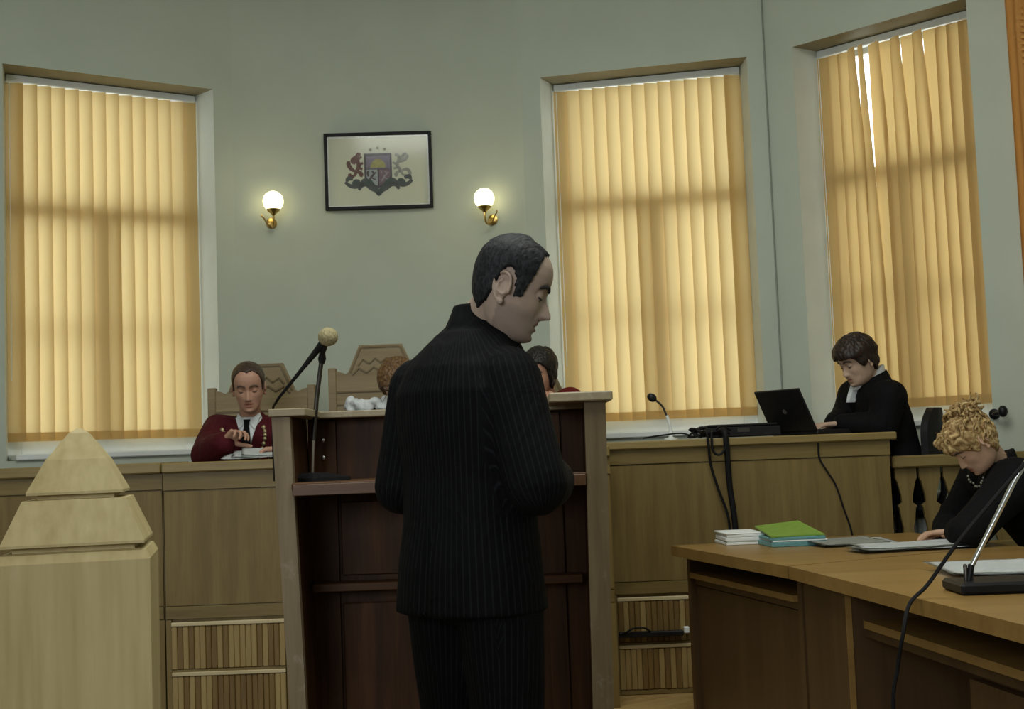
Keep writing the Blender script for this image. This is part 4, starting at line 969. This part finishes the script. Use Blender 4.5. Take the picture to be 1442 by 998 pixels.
def person(label, loc, rz, J, skin, hair, hairline, hthick, jacket, jacket_name='jacket', trousers=None, shoes=True, group=None, voxel=.0042, jvox=.0075, wide=1.0, nose=1.0,
           stub=0.0, brow=(0.05, 0.035, 0.025), lips=None, hscale=(1, 1, 1), hlump=0.0, hrough=.3, jrad=(.076, .062, .050, .044), wr=.004, secs=None, jsecs=None, ratio=.3, extra_jacket=None, ears=1.0, lash=.0014, browh=1.0, seed=0.0, beard=0.0):
    RM = Matrix.Translation(Vector(loc)) @ Matrix.Rotation(rz, 4, 'Z'); RI = RM.inverted()
    G = {k: RI @ Vector(v) for k, v in J.items() if k not in ('head', 'headrot', 'handL', 'handR')}
    yaw, pit, rol = J['headrot']                    # world yaw of the face (0 = +y), pitch down, roll
    HM = Matrix.Translation(RI @ Vector(J['head'])) @ Matrix.Rotation(yaw - rz, 4, 'Z') @ Matrix.Rotation(-pit, 4, 'X') @ Matrix.Rotation(rol, 4, 'Y') @ Matrix.Diagonal((*hscale, 1))
    bm = B()
    grid_bm(bm, head_surface(wide=wide, nose=nose), HM)
    for sg in (-1, 1):
        ear_bm(bm, HM, sg, ears)
        sphere(bm, HM @ Vector((sg * .031, .0672, .0015)), .0143, 16, 12)
    nb = G['neck']
    caps(bm, HM @ Vector((0, -.028, -.035)), nb + Vector((0, -0.002, 0)), .052, .055, 20); caps(bm, nb, nb + Vector((0, 0, -.06)), .055, .072, 20)
    pel = G['pelvis']; shm = (G['shR'] + G['shL']) * .5
    if secs is None:
        secs = []
        for u, hw, hd in ((0, .165, .12), (.12, .168, .122), (.4, .148, .108), (.65, .165, .115), (.82, .172, .105), (.92, .13, .085), (1.0, .062, .058)):
            c = pel * (1 - u) ** 2 + (pel * .25 + shm * .75 - Vector((0, .02, 0))) * 2 * u * (1 - u) + nb * u * u
            secs.append((pel.z + (nb.z - pel.z) * u, c.x, c.y, hw, hd))
    torso(bm, [(z, x, y, hw - .012, hd - .012) for z, x, y, hw, hd in secs])
    for S in 'RL':
        sh, el, wr_ = G['sh' + S], G['el' + S], G['wr' + S]
        chain(bm, [shm.lerp(sh, .55), sh, el, wr_], [.05, .048, .038, .026])
        hd_ = J['hand' + S]; RIn = RI.to_3x3()
        hand_bm(bm, wr_, RIn @ Vector(hd_[0]), RIn @ Vector(hd_[1]), S == 'R', *hd_[2:])
        chain(bm, [pel + Vector(((.085 if S == 'R' else -.085), 0, 0)), G['kn' + S], G['an' + S]], [.085, .055, .038])
        an = G['an' + S]; caps(bm, an, an + Vector((0, .12, -an.z + .03)), .036, .026)
    me = remesh(bm, voxel, 2, ratio)
    n = len(me.vertices); co = np.empty(n * 3); me.vertices.foreach_get('co', co); co = co.reshape(-1, 3)
    HI = np.array(HM.inverted()); q = co @ HI[:3, :3].T + HI[:3, 3]
    x, y, z = np.abs(q[:, 0]), q[:, 1], q[:, 2]
    base = np.array(skin); col = np.tile(base, (n, 1))
    def blend(mask, c): 
        global _tmp
        col[:] = col * (1 - mask[:, None]) + np.array(c) * mask[:, None]
    hd_ok = (np.abs(z) < .13) & (np.abs(q[:, 0]) < .11)
    if stub: blend(stub * hd_ok * np.clip((-z - .035) / .02, 0, 1) * (y > -.02) * (z > -.125) * (1 - np.exp(-(x / .02) ** 2 - ((z + .068) / .008) ** 2)), base * np.array([.48, .50, .54]))
    lp_ = np.array(lips if lips else base * np.array([.78, .55, .52]))
    blend(hd_ok * (y > .06) * (np.exp(-(x / .019) ** 4 - ((z + .0685) / .0105) ** 4)), lp_)
    blend(hd_ok * (y > .06) * np.exp(-(x / .020) ** 4 - ((z + .0688) / .0022) ** 2) * .8, base * .25)
    zb = .0205 + .006 * np.sin(np.clip((x - .012) / .04, 0, 1) * PI) - .004 * np.clip((x - .035) / .015, 0, 1)
    blend(hd_ok * (y > .04) * (np.clip((x - .011) / .004, 0, 1) * np.clip((.053 - x) / .006, 0, 1) * np.exp(-((z - zb) / (.0048 * browh)) ** 4)) * .9, brow)
    if beard: blend(beard * hd_ok * (y > .05) * np.exp(-(x / .024) ** 4 - ((z + .057) / .006) ** 4), brow)
    at_ = me.color_attributes.new('tint', 'FLOAT_COLOR', 'POINT'); at_.data.foreach_set('color', np.hstack([col, np.ones((n, 1))]).astype(np.float32).reshape(-1))
    root = mk('person', me, M_skin); root.matrix_world = RM; tag(root, label, 'person', group)
    for sg in (-1, 1):
        b = B(); sphere(b, HM @ Vector((sg * .031, .0673, -.0020)), .0121, 14, 10); e = mk('eye', b, M_eye, root, smooth='all')
        b = B(); sphere(b, HM @ Vector((sg * .031, .0742, -.0095)), (.0045, .0040, .0034), 10, 8); mk('iris', b, M_iris, e, smooth='all')
        b = B(); tube(b, [HM @ Vector((sg * (.031 + dx), yy, zz)) for dx, yy, zz in ((-.0125, .0745, -.0040), (-.007, .0785, -.0062), (0, .0800, -.0068), (.007, .0780, -.0058), (.0130, .0715, -.0035))], lash, 5, smooth_k=3); mk('eyelashes', b, M_lash, root)
        b = B(); tube(b, [HM @ Vector((sg * x_, surf_y(sg * x_, z_, wide, nose) + .0005, z_)) for x_, z_ in ((.010, .0185), (.018, .0225), (.028, .0255), (.038, .0250), (.047, .0195), (.051, .0165))], [.0022 * browh, .0034 * browh, .0030 * browh, .0012], 6, smooth_k=3); mk('eyebrow', b, plain('brow_hair', brow, 0.9, var=.3, scale=200), root, smooth='all')
    hb = hair_bm(HM, hairline, hthick, hrough, seed, wide=wide, lump=hlump); mk('hair', hb, hair, root, smooth='all')
    # clothing: one sewn garment over torso and sleeves
    bm = B()
    torso(bm, jsecs if jsecs else [(z_, x_, y_, hw + .018, hd + .018) for z_, x_, y_, hw, hd in secs[:-1]] + [(secs[-1][0] - .012, secs[-1][1], secs[-1][2], secs[-1][3] + .014, secs[-1][4] + .014)])
    for S in 'RL':
        sh, el, wr_ = G['sh' + S], G['el' + S], G['wr' + S]; wd_ = (wr_ - el).normalized()
        chain(bm, [shm.lerp(sh, .45) + Vector((0, 0, -.01)), sh, sh.lerp(el, .55) + Vector((0, 0, 0)), el, el.lerp(wr_, .55), wr_ - wd_ * .012], [jrad[0] * .95, jrad[0], jrad[1] * 1.04, jrad[1], jrad[2] * 1.06, jrad[3]])
    if extra_jacket: extra_jacket(bm, HM, G)
    jm = remesh(bm, jvox, 3, .6); wrinkle(jm, wr, seed=seed)
    jo = mk(jacket_name, jm, jacket, root)
    if trousers is not None:
        bm = B()
        if 'hipsec' in J: torso(bm, J['hipsec'])
        for S in 'RL':
            hp_ = pel + Vector(((.085 if S == 'R' else -.085), 0, 0)); an = G['an' + S]; kn = G['kn' + S]
            chain(bm, [hp_, hp_.lerp(kn, .5), kn, kn.lerp(an, .6), an + Vector((0, 0, .02))], [.105, .094, .076, .068, .066])
        caps(bm, pel + Vector((-.06, 0, 0)), pel + Vector((.06, 0, 0)), .12, .12)
        mk('trousers', remesh(bm, .009, 3, .6), trousers, root)
    if shoes:
        for S in 'RL':
            an = G['an' + S]; bm = B(); fz = an.z - .08
            sphere(bm, (an.x, an.y + .075, fz + .034), (.043, .125, .036), 16, 10); sphere(bm, (an.x, an.y, fz + .05), (.04, .055, .05), 14, 8)
            sm = remesh(bm, .008, 2, 1.0)
            for v in sm.vertices: v.co.z = max(v.co.z, fz)
            mk('shoe', sm, M_black, root)
    return root, HM, G, RM

def high_collar(bm, HM, G, up=0.0, r1=.0685):
    nb = G['neck']
    ring_loft(bm, [[Vector((nb.x + r_ * math.cos(t), nb.y + r_ * 1.03 * math.sin(t), nb.z + z_ - .030 * math.sin(t))) for t in [2 * PI * k / 24 for k in range(24)]] for z_, r_ in ((-.06, .104), (-.01, .084 - up * .2), (.022 + up, r1))])
# ---------------- the standing man
MY = 3.05
mloc = at(664, 800, MY); mloc.z = 0
a_m = math.radians(42)
mr = Matrix.Translation(mloc) @ Matrix.Rotation(-a_m, 4, 'Z')
def ml(x, y, z): return mr @ Vector((x, y, z))
Mn_hair = hairmat('black_grey_hair', (0.030, 0.031, 0.036), (0.006, 0.006, 0.0075), 80, 0.6, 0.2)
M_suit = cloth('pinstripe_suit', (0.0026, 0.0026, 0.0034), (0.0090, 0.0100, 0.0122), 66, 0.8, 0.12)
secs_m = [(.84, 0, -.005, .165, .120), (.93, 0, -.005, .162, .122), (1.04, 0, -.0, .150, .112), (1.14, 0, .004, .150, .108), (1.26, 0, .006, .168, .115), (1.34, 0, .010, .168, .112), (1.40, 0, .020, .135, .092), (1.475, 0, .034, .105, .076), (1.51, 0, .048, .062, .060)]
jsecs_m = [(.825, 0, -.005, .190, .150), (.93, 0, -.005, .182, .142), (1.04, 0, -.0, .168, .128), (1.14, 0, .004, .168, .124), (1.26, 0, .004, .186, .130), (1.34, 0, .004, .188, .132), (1.40, 0, .012, .160, .120), (1.45, 0, .026, .122, .100), (1.485, 0, .040, .090, .084)]
def man_collar(bm, HM, G):
    nb = G['neck']
    rings = []
    for z_, r_, sh_ in ((-.05, .100, 0.0), (.0, .082, .0), (.034, .069, .004), (.049, .0655, .006)):
        rings.append([Vector((nb.x + r_ * math.cos(t), nb.y + .0 + sh_ + r_ * 1.03 * math.sin(t), nb.z + z_ - .014 * math.sin(t) - .012)) for t in [2 * PI * k / 28 for k in range(28)]])
    ring_loft(bm, rings)
    for S, s_ in (('L', -1), ('R', 1)): caps(bm, nb + Vector((s_ * .045, -.012, -.030)), G['sh' + S] + Vector((-s_ * .035, -.01, .028)), .052, .058)
JM = dict(head=at(722, 407, 3.03), headrot=(math.radians(-92), math.radians(21), math.radians(0)), neck=ml(.0, .055, 1.502),
          pelvis=ml(0, 0, .90), shR=ml(.138, .0, 1.362), shL=ml(-.165, .01, 1.355), elR=ml(.228, -.02, 1.12), elL=ml(-.206, -.02, 1.12), wrR=ml(.085, .22, 1.12), wrL=ml(-.10, .21, 1.11),
          handR=((mr.to_3x3() @ Vector((-.75, .6, .1))), (mr.to_3x3() @ Vector((-.3, -.3, -.9))), (0.5, .55, .6, .6)), handL=((mr.to_3x3() @ Vector((.75, .6, .1))), (mr.to_3x3() @ Vector((.3, -.3, -.9))), (0.5, .55, .6, .6)),
          knR=ml(.095, .01, .48), knL=ml(-.095, .03, .48), anR=ml(.10, -.03, .08), anL=ml(-.10, 0.0, .08))
man, HMm, Gm, RMm = person('tall man in a black pinstripe suit standing with his back turned, head bowed right', mloc, -a_m, JM, (0.44, 0.335, 0.275), Mn_hair,
       [(0, .092), (20, .094), (38, .086), (50, .064), (56, .030), (60, .0), (64, -.020), (80, -.026), (86, .016), (96, .037), (108, .035), (117, .008), (124, -.030), (132, -.052), (150, -.066), (180, -.074)],
       lambda phi, Z: .0055 + .004 * np.clip((phi - 40) / 60, 0, 1), M_suit, trousers=M_suit, voxel=.0028, jvox=.0062, hscale=(.97, .93, 1.02), stub=.55, secs=secs_m, jsecs=jsecs_m, ratio=.35, extra_jacket=man_collar,
       brow=(.025, .02, .018), jrad=(.080, .072, .062, .052), wr=.0045, wide=1.0, seed=2.0, nose=1.35, ears=1.14, hrough=.12, lash=.0022, browh=1.5, lips=(.25, .15, .13))
# pinstripe direction: distance around the torso, each sleeve or each leg
def around(o, limbs, rad):
    vals = []
    for v in o.data.vertices:
        best = None
        for p0, p1, R_, sgn in limbs:
            d = p1 - p0; t_ = max(0, min(1, (v.co - p0).dot(d) / d.length_squared)); q = v.co - (p0 + d * t_); k = q.length / R_
            if k < 1.22 and (best is None or k < best[0]):
                dn = d.normalized(); ay = (Vector((0, 1, 0)) - dn * dn.y).normalized(); ax = dn.cross(ay)
                best = (k, math.atan2(q.dot(ax), q.dot(ay)) * R_ + 3)
        vals.append(best[1] if best else math.atan2(v.co.x, -v.co.y + .0) * rad + 3)
    a = o.data.attributes.new('around', 'FLOAT', 'POINT'); a.data.foreach_set('value', vals)
for o in man.children:
    if o.name.startswith('jacket'): around(o, [(Gm['sh' + S].lerp(Gm['el' + S], .12), Gm['el' + S], .078, 1) for S in 'RL'] + [(Gm['el' + S], Gm['wr' + S], .064, 1) for S in 'RL'], .165)
    if o.name.startswith('trousers'): around(o, [(Gm['pelvis'] + Vector((sx_, 0, -.14)), Gm['an' + S], .10, 1) for S, sx_ in (('R', .085), ('L', -.085))], .165)
# back vent of the jacket
for o in man.children:
    if o.name.startswith('jacket'):
        for v in o.data.vertices:
            c = v.co
            if c.y < 0 and c.z < 1.02:
                k = min(1, (1.02 - c.z) / .06)
                if -.012 < c.x < .004: c.y += .010 * k
                elif .004 <= c.x < .06: c.y -= .006 * k * (1 - (c.x - .004) / .056)

# ---------------- judge at the left
M_robe = cloth('maroon_robe', (0.065, 0.0045, 0.009), rough=0.8, fold=.7)
M_dark = cloth('black_suit', (0.0042, 0.0042, 0.005), rough=0.8, spec=0.12, fold=.6)
M_shirt = cloth('white_shirt', (0.66, 0.69, 0.70), rough=0.8, fold=.2)
jl = Vector((at(352, 600, 6.72).x, 6.74, DZ))
J1 = dict(head=at(350, 545, 6.50), headrot=(PI + math.radians(8), math.radians(17), math.radians(2)), neck=at(353, 591, 6.62), pelvis=Vector((jl.x, 6.74, .94)),
          shR=at(308, 606, 6.64), shL=at(398, 604, 6.66), elR=at(291, 640, 6.42), elL=at(418, 640, 6.48), wrR=at(316, 624, 6.24), wrL=at(397, 634, 6.24),
          handR=((.75, -.25, .55), (.45, -.6, -.55), (0.75, .8, .9, .95), .5), handL=((-.95, -.3, -.05), (0, -.5, -1), (.45, .5, .55, .6), .3),
          knR=(jl.x - .12, 6.35, .92), knL=(jl.x + .12, 6.35, .92), anR=(jl.x - .12, 6.46, .49), anL=(jl.x + .12, 6.46, .49))
h1 = hairmat('short_brown_hair', (0.075, 0.045, 0.03), (0.03, 0.018, 0.012), 80)
p1, HM1, G1, RM1 = person('person in a maroon robe and black tie seated left, hand raised over the bench', jl, PI, J1, (0.47, 0.27, 0.19), h1,
       [(0, .083), (25, .090), (45, .068), (56, .03), (64, -.012), (80, -.016), (88, .012), (105, .012), (118, -.02), (135, -.05), (180, -.072)], .006, M_robe, 'robe', trousers=M_dark, hscale=(1.03, 1, 1.04), brow=(.07, .045, .03), jrad=(.088, .080, .070, .062), wr=.006, seed=5.0, beard=0, hrough=.15, extra_jacket=high_collar)
def shirt_front(root, HM, G, tie=True, ztop=.012, depth=.20, w=.062, yo=.0, zcut=-.17):
    nb = G['neck']
    b = B()
    f = nb.y + .062 + yo
    rows = []
    for k in range(7):
        u = k / 6; z = nb.z + ztop + (zcut - ztop) * u; hw = w * (1 - u) + .004 * u; yy = f + .012 + .046 * math.sin(u * 1.4)
        rows.append([Vector((nb.x - hw, yy - .030, z)), Vector((nb.x - hw, yy, z)), Vector((nb.x, yy + .014, z)), Vector((nb.x + hw, yy, z)), Vector((nb.x + hw, yy - .030, z))])
    ring_loft(b, rows); bmesh.ops.recalc_face_normals(b, faces=b.faces[:])
    mk('shirt', b, M_shirt, root)
    for s in (-1, 1):
        b = B(); ring_loft(b, [[Vector((nb.x + s * x_, f + y_, nb.z + z_ + dz)) for x_, y_, z_ in ((.008, .012, -.012), (.058, -.045, .024), (.062, -.052, .002), (.040, .014, -.040))] for dz in (0, .001)] if False else
                             [[Vector((nb.x + s * x_, f + y_ + e_, nb.z + z_)) for x_, y_, z_ in ((.006, .030, -.010), (.056, -.025, .034), (.066, -.026, .004), (.040, .036, -.050))] for e_ in (-.012, .007)])
        bmesh.ops.recalc_face_normals(b, faces=b.faces[:]); mk('shirt_collar', b, M_shirt, root)
    if tie:
        b = B(); ring_loft(b, [[Vector((nb.x - hw, f + y_, nb.z + z_)), Vector((nb.x + hw, f + y_, nb.z + z_)), Vector((nb.x + hw, f + y_ + .014, nb.z + z_)), Vector((nb.x - hw, f + y_ + .014, nb.z + z_))] for z_, hw, y_ in ((.0, .016, .026), (-.032, .012, .033), (-.036, .013, .035), (-.10, .022, .056), (-.17, .024, .064))])
        bmesh.ops.recalc_face_normals(b, faces=b.faces[:]); mk('necktie', b, M_dark, root)
shirt_front(p1, HM1, G1)
def snap(root, part, p):
    o = [c for c in root.children if c.name.startswith(part)][0]
    ok, loc_, nor, _i = o.closest_point_on_mesh(Vector(p)); return loc_ + nor * .003
# chain of office: metal links over both shoulders
nb = G1['neck']; M_bead = plain('pale_gold', (0.6, 0.5, 0.3), 0.3, 0.8)
pts = [snap(p1, 'robe', (nb.x + s_ * (.100 - .045 * u + .02 * math.sin(u * 3)), nb.y + .13, nb.z - .028 - .19 * u)) for s_, us in ((-1, range(8)), (1, range(7, -1, -1))) for u in [k / 7 for k in us]]
b = B(); tube(b, pts, .002, 5); ch_ = mk('chain_of_office', b, M_bead, p1, smooth='all')
bm = B(); sphere(bm, (0, 0, 0), (.011, .010, .012), 8, 6); link_me = bpy.data.meshes.new('link'); bm.to_mesh(link_me); bm.free(); link_me.materials.append(M_bead)
for q in pts:
    o = bpy.data.objects.new('link', link_me); COL.objects.link(o); o.parent = ch_; o.location = q
for S in 'RL':
    b = B(); w_ = G1['wr' + S]; d_ = (w_ - G1['el' + S]).normalized(); tube(b, [w_ - d_ * .03, w_ + d_ * .012], .040, 14); mk('cuff', b, M_shirt, p1, smooth=True)
pp = at(365, 646, 6.12)
t = thing('loose_papers', 'white papers lying before the man in the maroon robe', 'papers', (pp.x, 6.10, 1.1965), 0.1)
for i in range(3): mk('sheet', sheet_mesh(.22, .16, .006, i * 2.2), M_paper, t, smooth='all', loc=(0.05 * i - .07, 0.01 * i, .006 * i + .004), rot=(.16 + .03 * i, .03 * i, .10 * i - .1))

# ---------------- person hidden behind the standing man (centre)
cl = Vector((at(552, 560, 6.76).x, 6.78, DZ))
J2 = dict(head=at(561, 540, 6.56), headrot=(PI - math.radians(14), math.radians(38), math.radians(6)), neck=at(549, 577, 6.70), pelvis=Vector((cl.x, 6.80, .94)),
          shR=at(512, 589, 6.72), shL=at(592, 590, 6.72), elR=at(505, 640, 6.50), elL=at(622, 640, 6.50), wrR=at(545, 625, 6.25), wrL=at(590, 625, 6.25),
          handR=((.9, -.4, -.1), (0, -.3, -1), (.4, .45, .5, .5), .3), handL=((-.9, -.4, -.1), (0, -.3, -1), (.4, .45, .5, .5), .3),
          knR=(cl.x - .12, 6.40, .92), knL=(cl.x + .12, 6.40, .92), anR=(cl.x - .12, 6.50, .49), anL=(cl.x + .12, 6.50, .49))
h2 = hairmat('chestnut_hair', (0.20, 0.11, 0.045), (0.09, 0.045, 0.018), 60)
p2_, HM2, G2, RM2 = person('brown-haired person with a white ruffled collar, mostly hidden behind the standing man', cl, PI, J2, (0.52, 0.36, 0.26), h2,
       [(0, .055), (30, .045), (50, .01), (70, -.04), (100, -.07), (180, -.095)], .018, M_dark, 'robe', trousers=M_dark, hlump=.006, seed=9.0, jrad=(.08, .07, .06, .052))
b = B(); nb = RM2.inverted() @ at(546, 567, 6.68)
for k in range(26):
    a = 2 * PI * k / 26
    r_ = .125; sphere(b, (nb.x + .035 + r_ * 1.25 * math.cos(a), nb.y + .02 + r_ * .85 * math.sin(a), nb.z - .012 + .018 * math.sin(k * 2.4)), (.034, .034, .030 + .012 * math.sin(k * 1.7)), 10, 7)
rm = remesh(b, .006, 1, .6); wrinkle(rm, .010, (40, 40, 30), 3.0); mk('ruffled_collar', rm, M_shirt, p2_)

# ---------------- person in red, behind the man's shoulder
rl = Vector((at(778, 560, 6.80).x, 6.82, DZ))
J3 = dict(head=at(759, 524, 6.62), headrot=(PI - math.radians(28), math.radians(14), math.radians(-6)), neck=at(772, 571, 6.72), pelvis=Vector((rl.x, 6.86, .94)),
          shR=at(733, 590, 6.74), shL=at(802, 567, 6.74), elR=at(716, 640, 6.45), elL=at(822, 622, 6.42), wrR=at(742, 625, 6.25), wrL=at(783, 580, 6.42),
          handR=((.9, -.4, -.1), (0, -.3, -1), (.4, .45, .5, .5), .3), handL=((-.35, .12, .90), (-.6, .8, .1), (1.0, 1.1, 1.1, 1.2), .4),
          knR=(rl.x - .12, 6.42, .92), knL=(rl.x + .12, 6.42, .92), anR=(rl.x - .12, 6.52, .49), anL=(rl.x + .12, 6.52, .49))
h3 = hairmat('black_hair', (0.022, 0.018, 0.016), (0.006, 0.005, 0.005), 60)
M_red = cloth('red_robe', (0.12, 0.008, 0.008), rough=0.8, fold=.7)
p3_, HM3, G3, RM3 = person('dark-haired person in a red robe, chin on hand, behind the standing man\'s shoulder', rl, PI, J3, (0.50, 0.28, 0.19), h3,
       [(0, .060), (30, .058), (52, .03), (66, -.02), (84, -.075), (110, -.085), (180, -.095)], .015, M_red, 'robe', trousers=M_dark, hlump=.004, seed=12.0, jrad=(.084, .074, .062, .054))

# ---------------- clerk at the laptop
kl = Vector((at(1262, 620, 6.60).x, 6.60, DZ))
J4 = dict(head=at(1207, 507, 6.52), headrot=(PI / 2 + math.radians(20), math.radians(24), 0), neck=at(1229, 535, 6.57), pelvis=Vector((kl.x + .05, 6.62, .93)),
          shL=at(1252, 560, 6.42), shR=at(1204, 558, 6.74), elL=at(1243, 600, 6.40), elR=at(1188, 592, 6.70), wrL=at(1183, 596, 6.44), wrR=at(1172, 597, 6.58),
          handL=((-.97, .05, -.05), (-.05, 0, -1), (.35, .35, .4, .4), .3), handR=((-.97, -.15, -.05), (-.05, 0, -1), (.35, .35, .4, .4), .3),
          knL=(kl.x - .06, 6.92, .90), knR=(kl.x - .20, 7.00, .90), anL=(kl.x - .1, 6.95, .49), anR=(kl.x - .24, 7.05, .49))
h4 = hairmat('dark_brown_hair', (0.035, 0.018, 0.012), (0.010, 0.006, 0.005), 55)
p4_, HM4, G4, RM4 = person('young clerk in a black suit typing on the laptop', kl, PI / 2 + .10, J4, (0.50, 0.35, 0.26), h4,
       [(0, .044), (20, .034), (40, .036), (52, .012), (60, -.012), (72, -.032), (82, -.026), (96, -.016), (110, -.04), (125, -.07), (180, -.085)],
       lambda phi, Z: .014 + .006 * np.clip((60 - phi) / 60, 0, 1), M_dark, trousers=M_dark, hlump=.007, hrough=.3, seed=15.0, extra_jacket=high_collar, hscale=(1.04, 1.04, 1.04), jrad=(.094, .078, .062, .050))
b = B(); nb = G4['neck']
rg = lambda z_, r_: [Vector((nb.x + r_ * math.cos(t), nb.y + .004 + r_ * 1.04 * math.sin(t), nb.z + z_ - .034 * math.sin(t))) for t in [2 * PI * k / 28 for k in range(28)]]
ring_loft(b, [rg(.0, .066), rg(.046, .0625), rg(.046, .0575), rg(.0, .060)], cap=False); bmesh.ops.recalc_face_normals(b, faces=b.faces[:]); mk('shirt_collar', b, M_shirt, p4_, smooth=True)
shirt_front(p4_, HM4, G4, tie=False, yo=.012, w=.040, zcut=-.11)
office_chair('black office chair behind the clerk, by the right window sill', (kl.x + .02, 6.70, DZ), PI / 2 - .5, .60, .93)

# ---------------- blonde woman at the desk
wl = Vector((2.30, 5.34, 0))
J5 = dict(head=at(1368, 623, 5.22), headrot=(PI / 2 + math.radians(2), math.radians(46), math.radians(0)), neck=at(1407, 659, 5.32), pelvis=Vector((2.36, 5.36, .56)),
          shL=at(1430, 678, 5.14), shR=at(1384, 672, 5.50), elL=at(1362, 752, 5.05), elR=at(1338, 742, 5.62), wrL=at(1346, 748, 5.30), wrR=at(1328, 749, 5.50),
          handL=((-.70, .70, -.06), (0, 0, -1), (.25, .25, .3, .3), .2), handR=((-.8, -.55, -.06), (0, 0, -1), (.25, .25, .3, .3), .2),
          knL=(1.95, 5.2, .50), knR=(1.95, 5.48, .50), anL=(2.0, 5.2, .09), anR=(2.0, 5.48, .09))
h5 = hairmat('blonde_hair', (0.60, 0.44, 0.21), (0.17, 0.085, 0.026), 45, 0.6, 0.2)
p5_, HM5, G5, RM5 = person('blonde woman with pinned-up curls in black, bent over papers at the desk', wl, PI / 2 - .05, J5, (0.56, 0.36, 0.25), h5,
       [(0, .040), (25, .036), (45, .016), (62, -.020), (76, -.034), (88, -.012), (100, -.020), (112, -.060), (128, -.090), (180, -.105)], .010, M_dark, 'dress', trousers=M_dark, hlump=.009, hrough=.6, seed=21.0, extra_jacket=lambda b_, h_, g_: high_collar(b_, h_, g_, .030, .062), lips=(0.40, 0.12, 0.10), jrad=(.100, .078, .060, .048))
b = B(); rnd = random.Random(5)
for k in range(78):                                   # pinned curls heaped over crown and back of the head
    th = rnd.uniform(0, 2 * PI); rr = rnd.uniform(0, 1) ** .6
    c = Vector((.064 * rr * math.cos(th), -.052 + .085 * rr * math.sin(th), .120 - .045 * rr * rr + rnd.uniform(-.006, .022)))
    ax = Vector((rnd.uniform(-1, 1), rnd.uniform(-1, 1), rnd.uniform(-.6, .6))).normalized(); a_, b_ = frame_of(ax); r0 = rnd.uniform(.012, .022)
    tube(b, [HM5 @ (c + (a_ * math.cos(q * .7) + b_ * math.sin(q * .7)) * (r0 * (1 - .05 * q)) + ax * (.0035 * q)) for q in range(12)], [.004, .0075, .006, .003], 6, smooth_k=2)
for k in range(22):                                   # fringe curls over the forehead
    c = Vector((rnd.uniform(-.06, .06), .070 + rnd.uniform(-.02, .014), .062 + rnd.uniform(-.012, .03)))
    ax = Vector((1, rnd.uniform(-.4, .4), rnd.uniform(-.4, .4))).normalized(); a_, b_ = frame_of(ax); r0 = rnd.uniform(.010, .018)
    tube(b, [HM5 @ (c + (a_ * math.cos(q * .7) + b_ * math.sin(q * .7)) * r0 + ax * (.003 * q)) for q in range(11)], [.004, .007, .006, .003], 6, smooth_k=2)
for k in range(60):                                   # waves swept round the sides and back
    th = rnd.uniform(-2.9, -.1) if k % 3 else rnd.choice((rnd.uniform(-.1, .55), rnd.uniform(2.6, 3.24))); z0 = rnd.uniform(-.02, .085)
    if th > -.1 and z0 < .0: z0 = .02
    c = Vector((.079 * math.cos(th), -.012 + .100 * math.sin(th), z0)); tg = Vector((-math.sin(th), math.cos(th), 0))
    pts = [HM5 @ (c * (1.02 + .05 * math.sin(q * 1.3)) + tg * (.011 * (q - 3)) + Vector((0, 0, .007 * math.sin(q * 1.5 + k) + .006 * q))) for q in range(7)]
    tube(b, pts, [.003, .0065, .0065, .002], 6, smooth_k=3)
for k in range(26):                                   # loose ends
    th = rnd.uniform(0, 2 * PI); c = Vector((.07 * math.cos(th), -.03 + .09 * math.sin(th), .10 + rnd.uniform(-.03, .03)))
    d = Vector((math.cos(th), math.sin(th), rnd.uniform(.1, .9))) * .022
    tube(b, [HM5 @ c, HM5 @ (c + d), HM5 @ (c + d * 1.7 + Vector((0, 0, rnd.uniform(-.015, .01))))], [.003, .002, .001], 5, smooth_k=3)
mk('curls', b, h5, p5_, smooth='all')
nb = G5['neck']; pts = []
for k in range(22):
    a = PI * (-.25 + 1.5 * k / 21); pts.append(snap(p5_, 'dress', (nb.x + .105 * math.cos(a), nb.y + .012 + .105 * math.sin(a), nb.z - .012 - .05 * max(0, math.sin(a)))))
b = B(); tube(b, pts, .0012, 5); nk = mk('necklace', b, M_dsteel, p5_, smooth='all')
bm = B(); sphere(bm, (0, 0, 0), .0048, 8, 6); bead_me = bpy.data.meshes.new('bead'); bm.to_mesh(bead_me); bm.free(); bead_me.materials.append(plain('pearl', (0.5, 0.48, 0.42), 0.25))
for q in pts:
    o = bpy.data.objects.new('bead', bead_me); COL.objects.link(o); o.parent = nk; o.location = q
office_chair('black office chair under the blonde woman', (2.36, 5.36, 0), PI / 2, .60, .92)
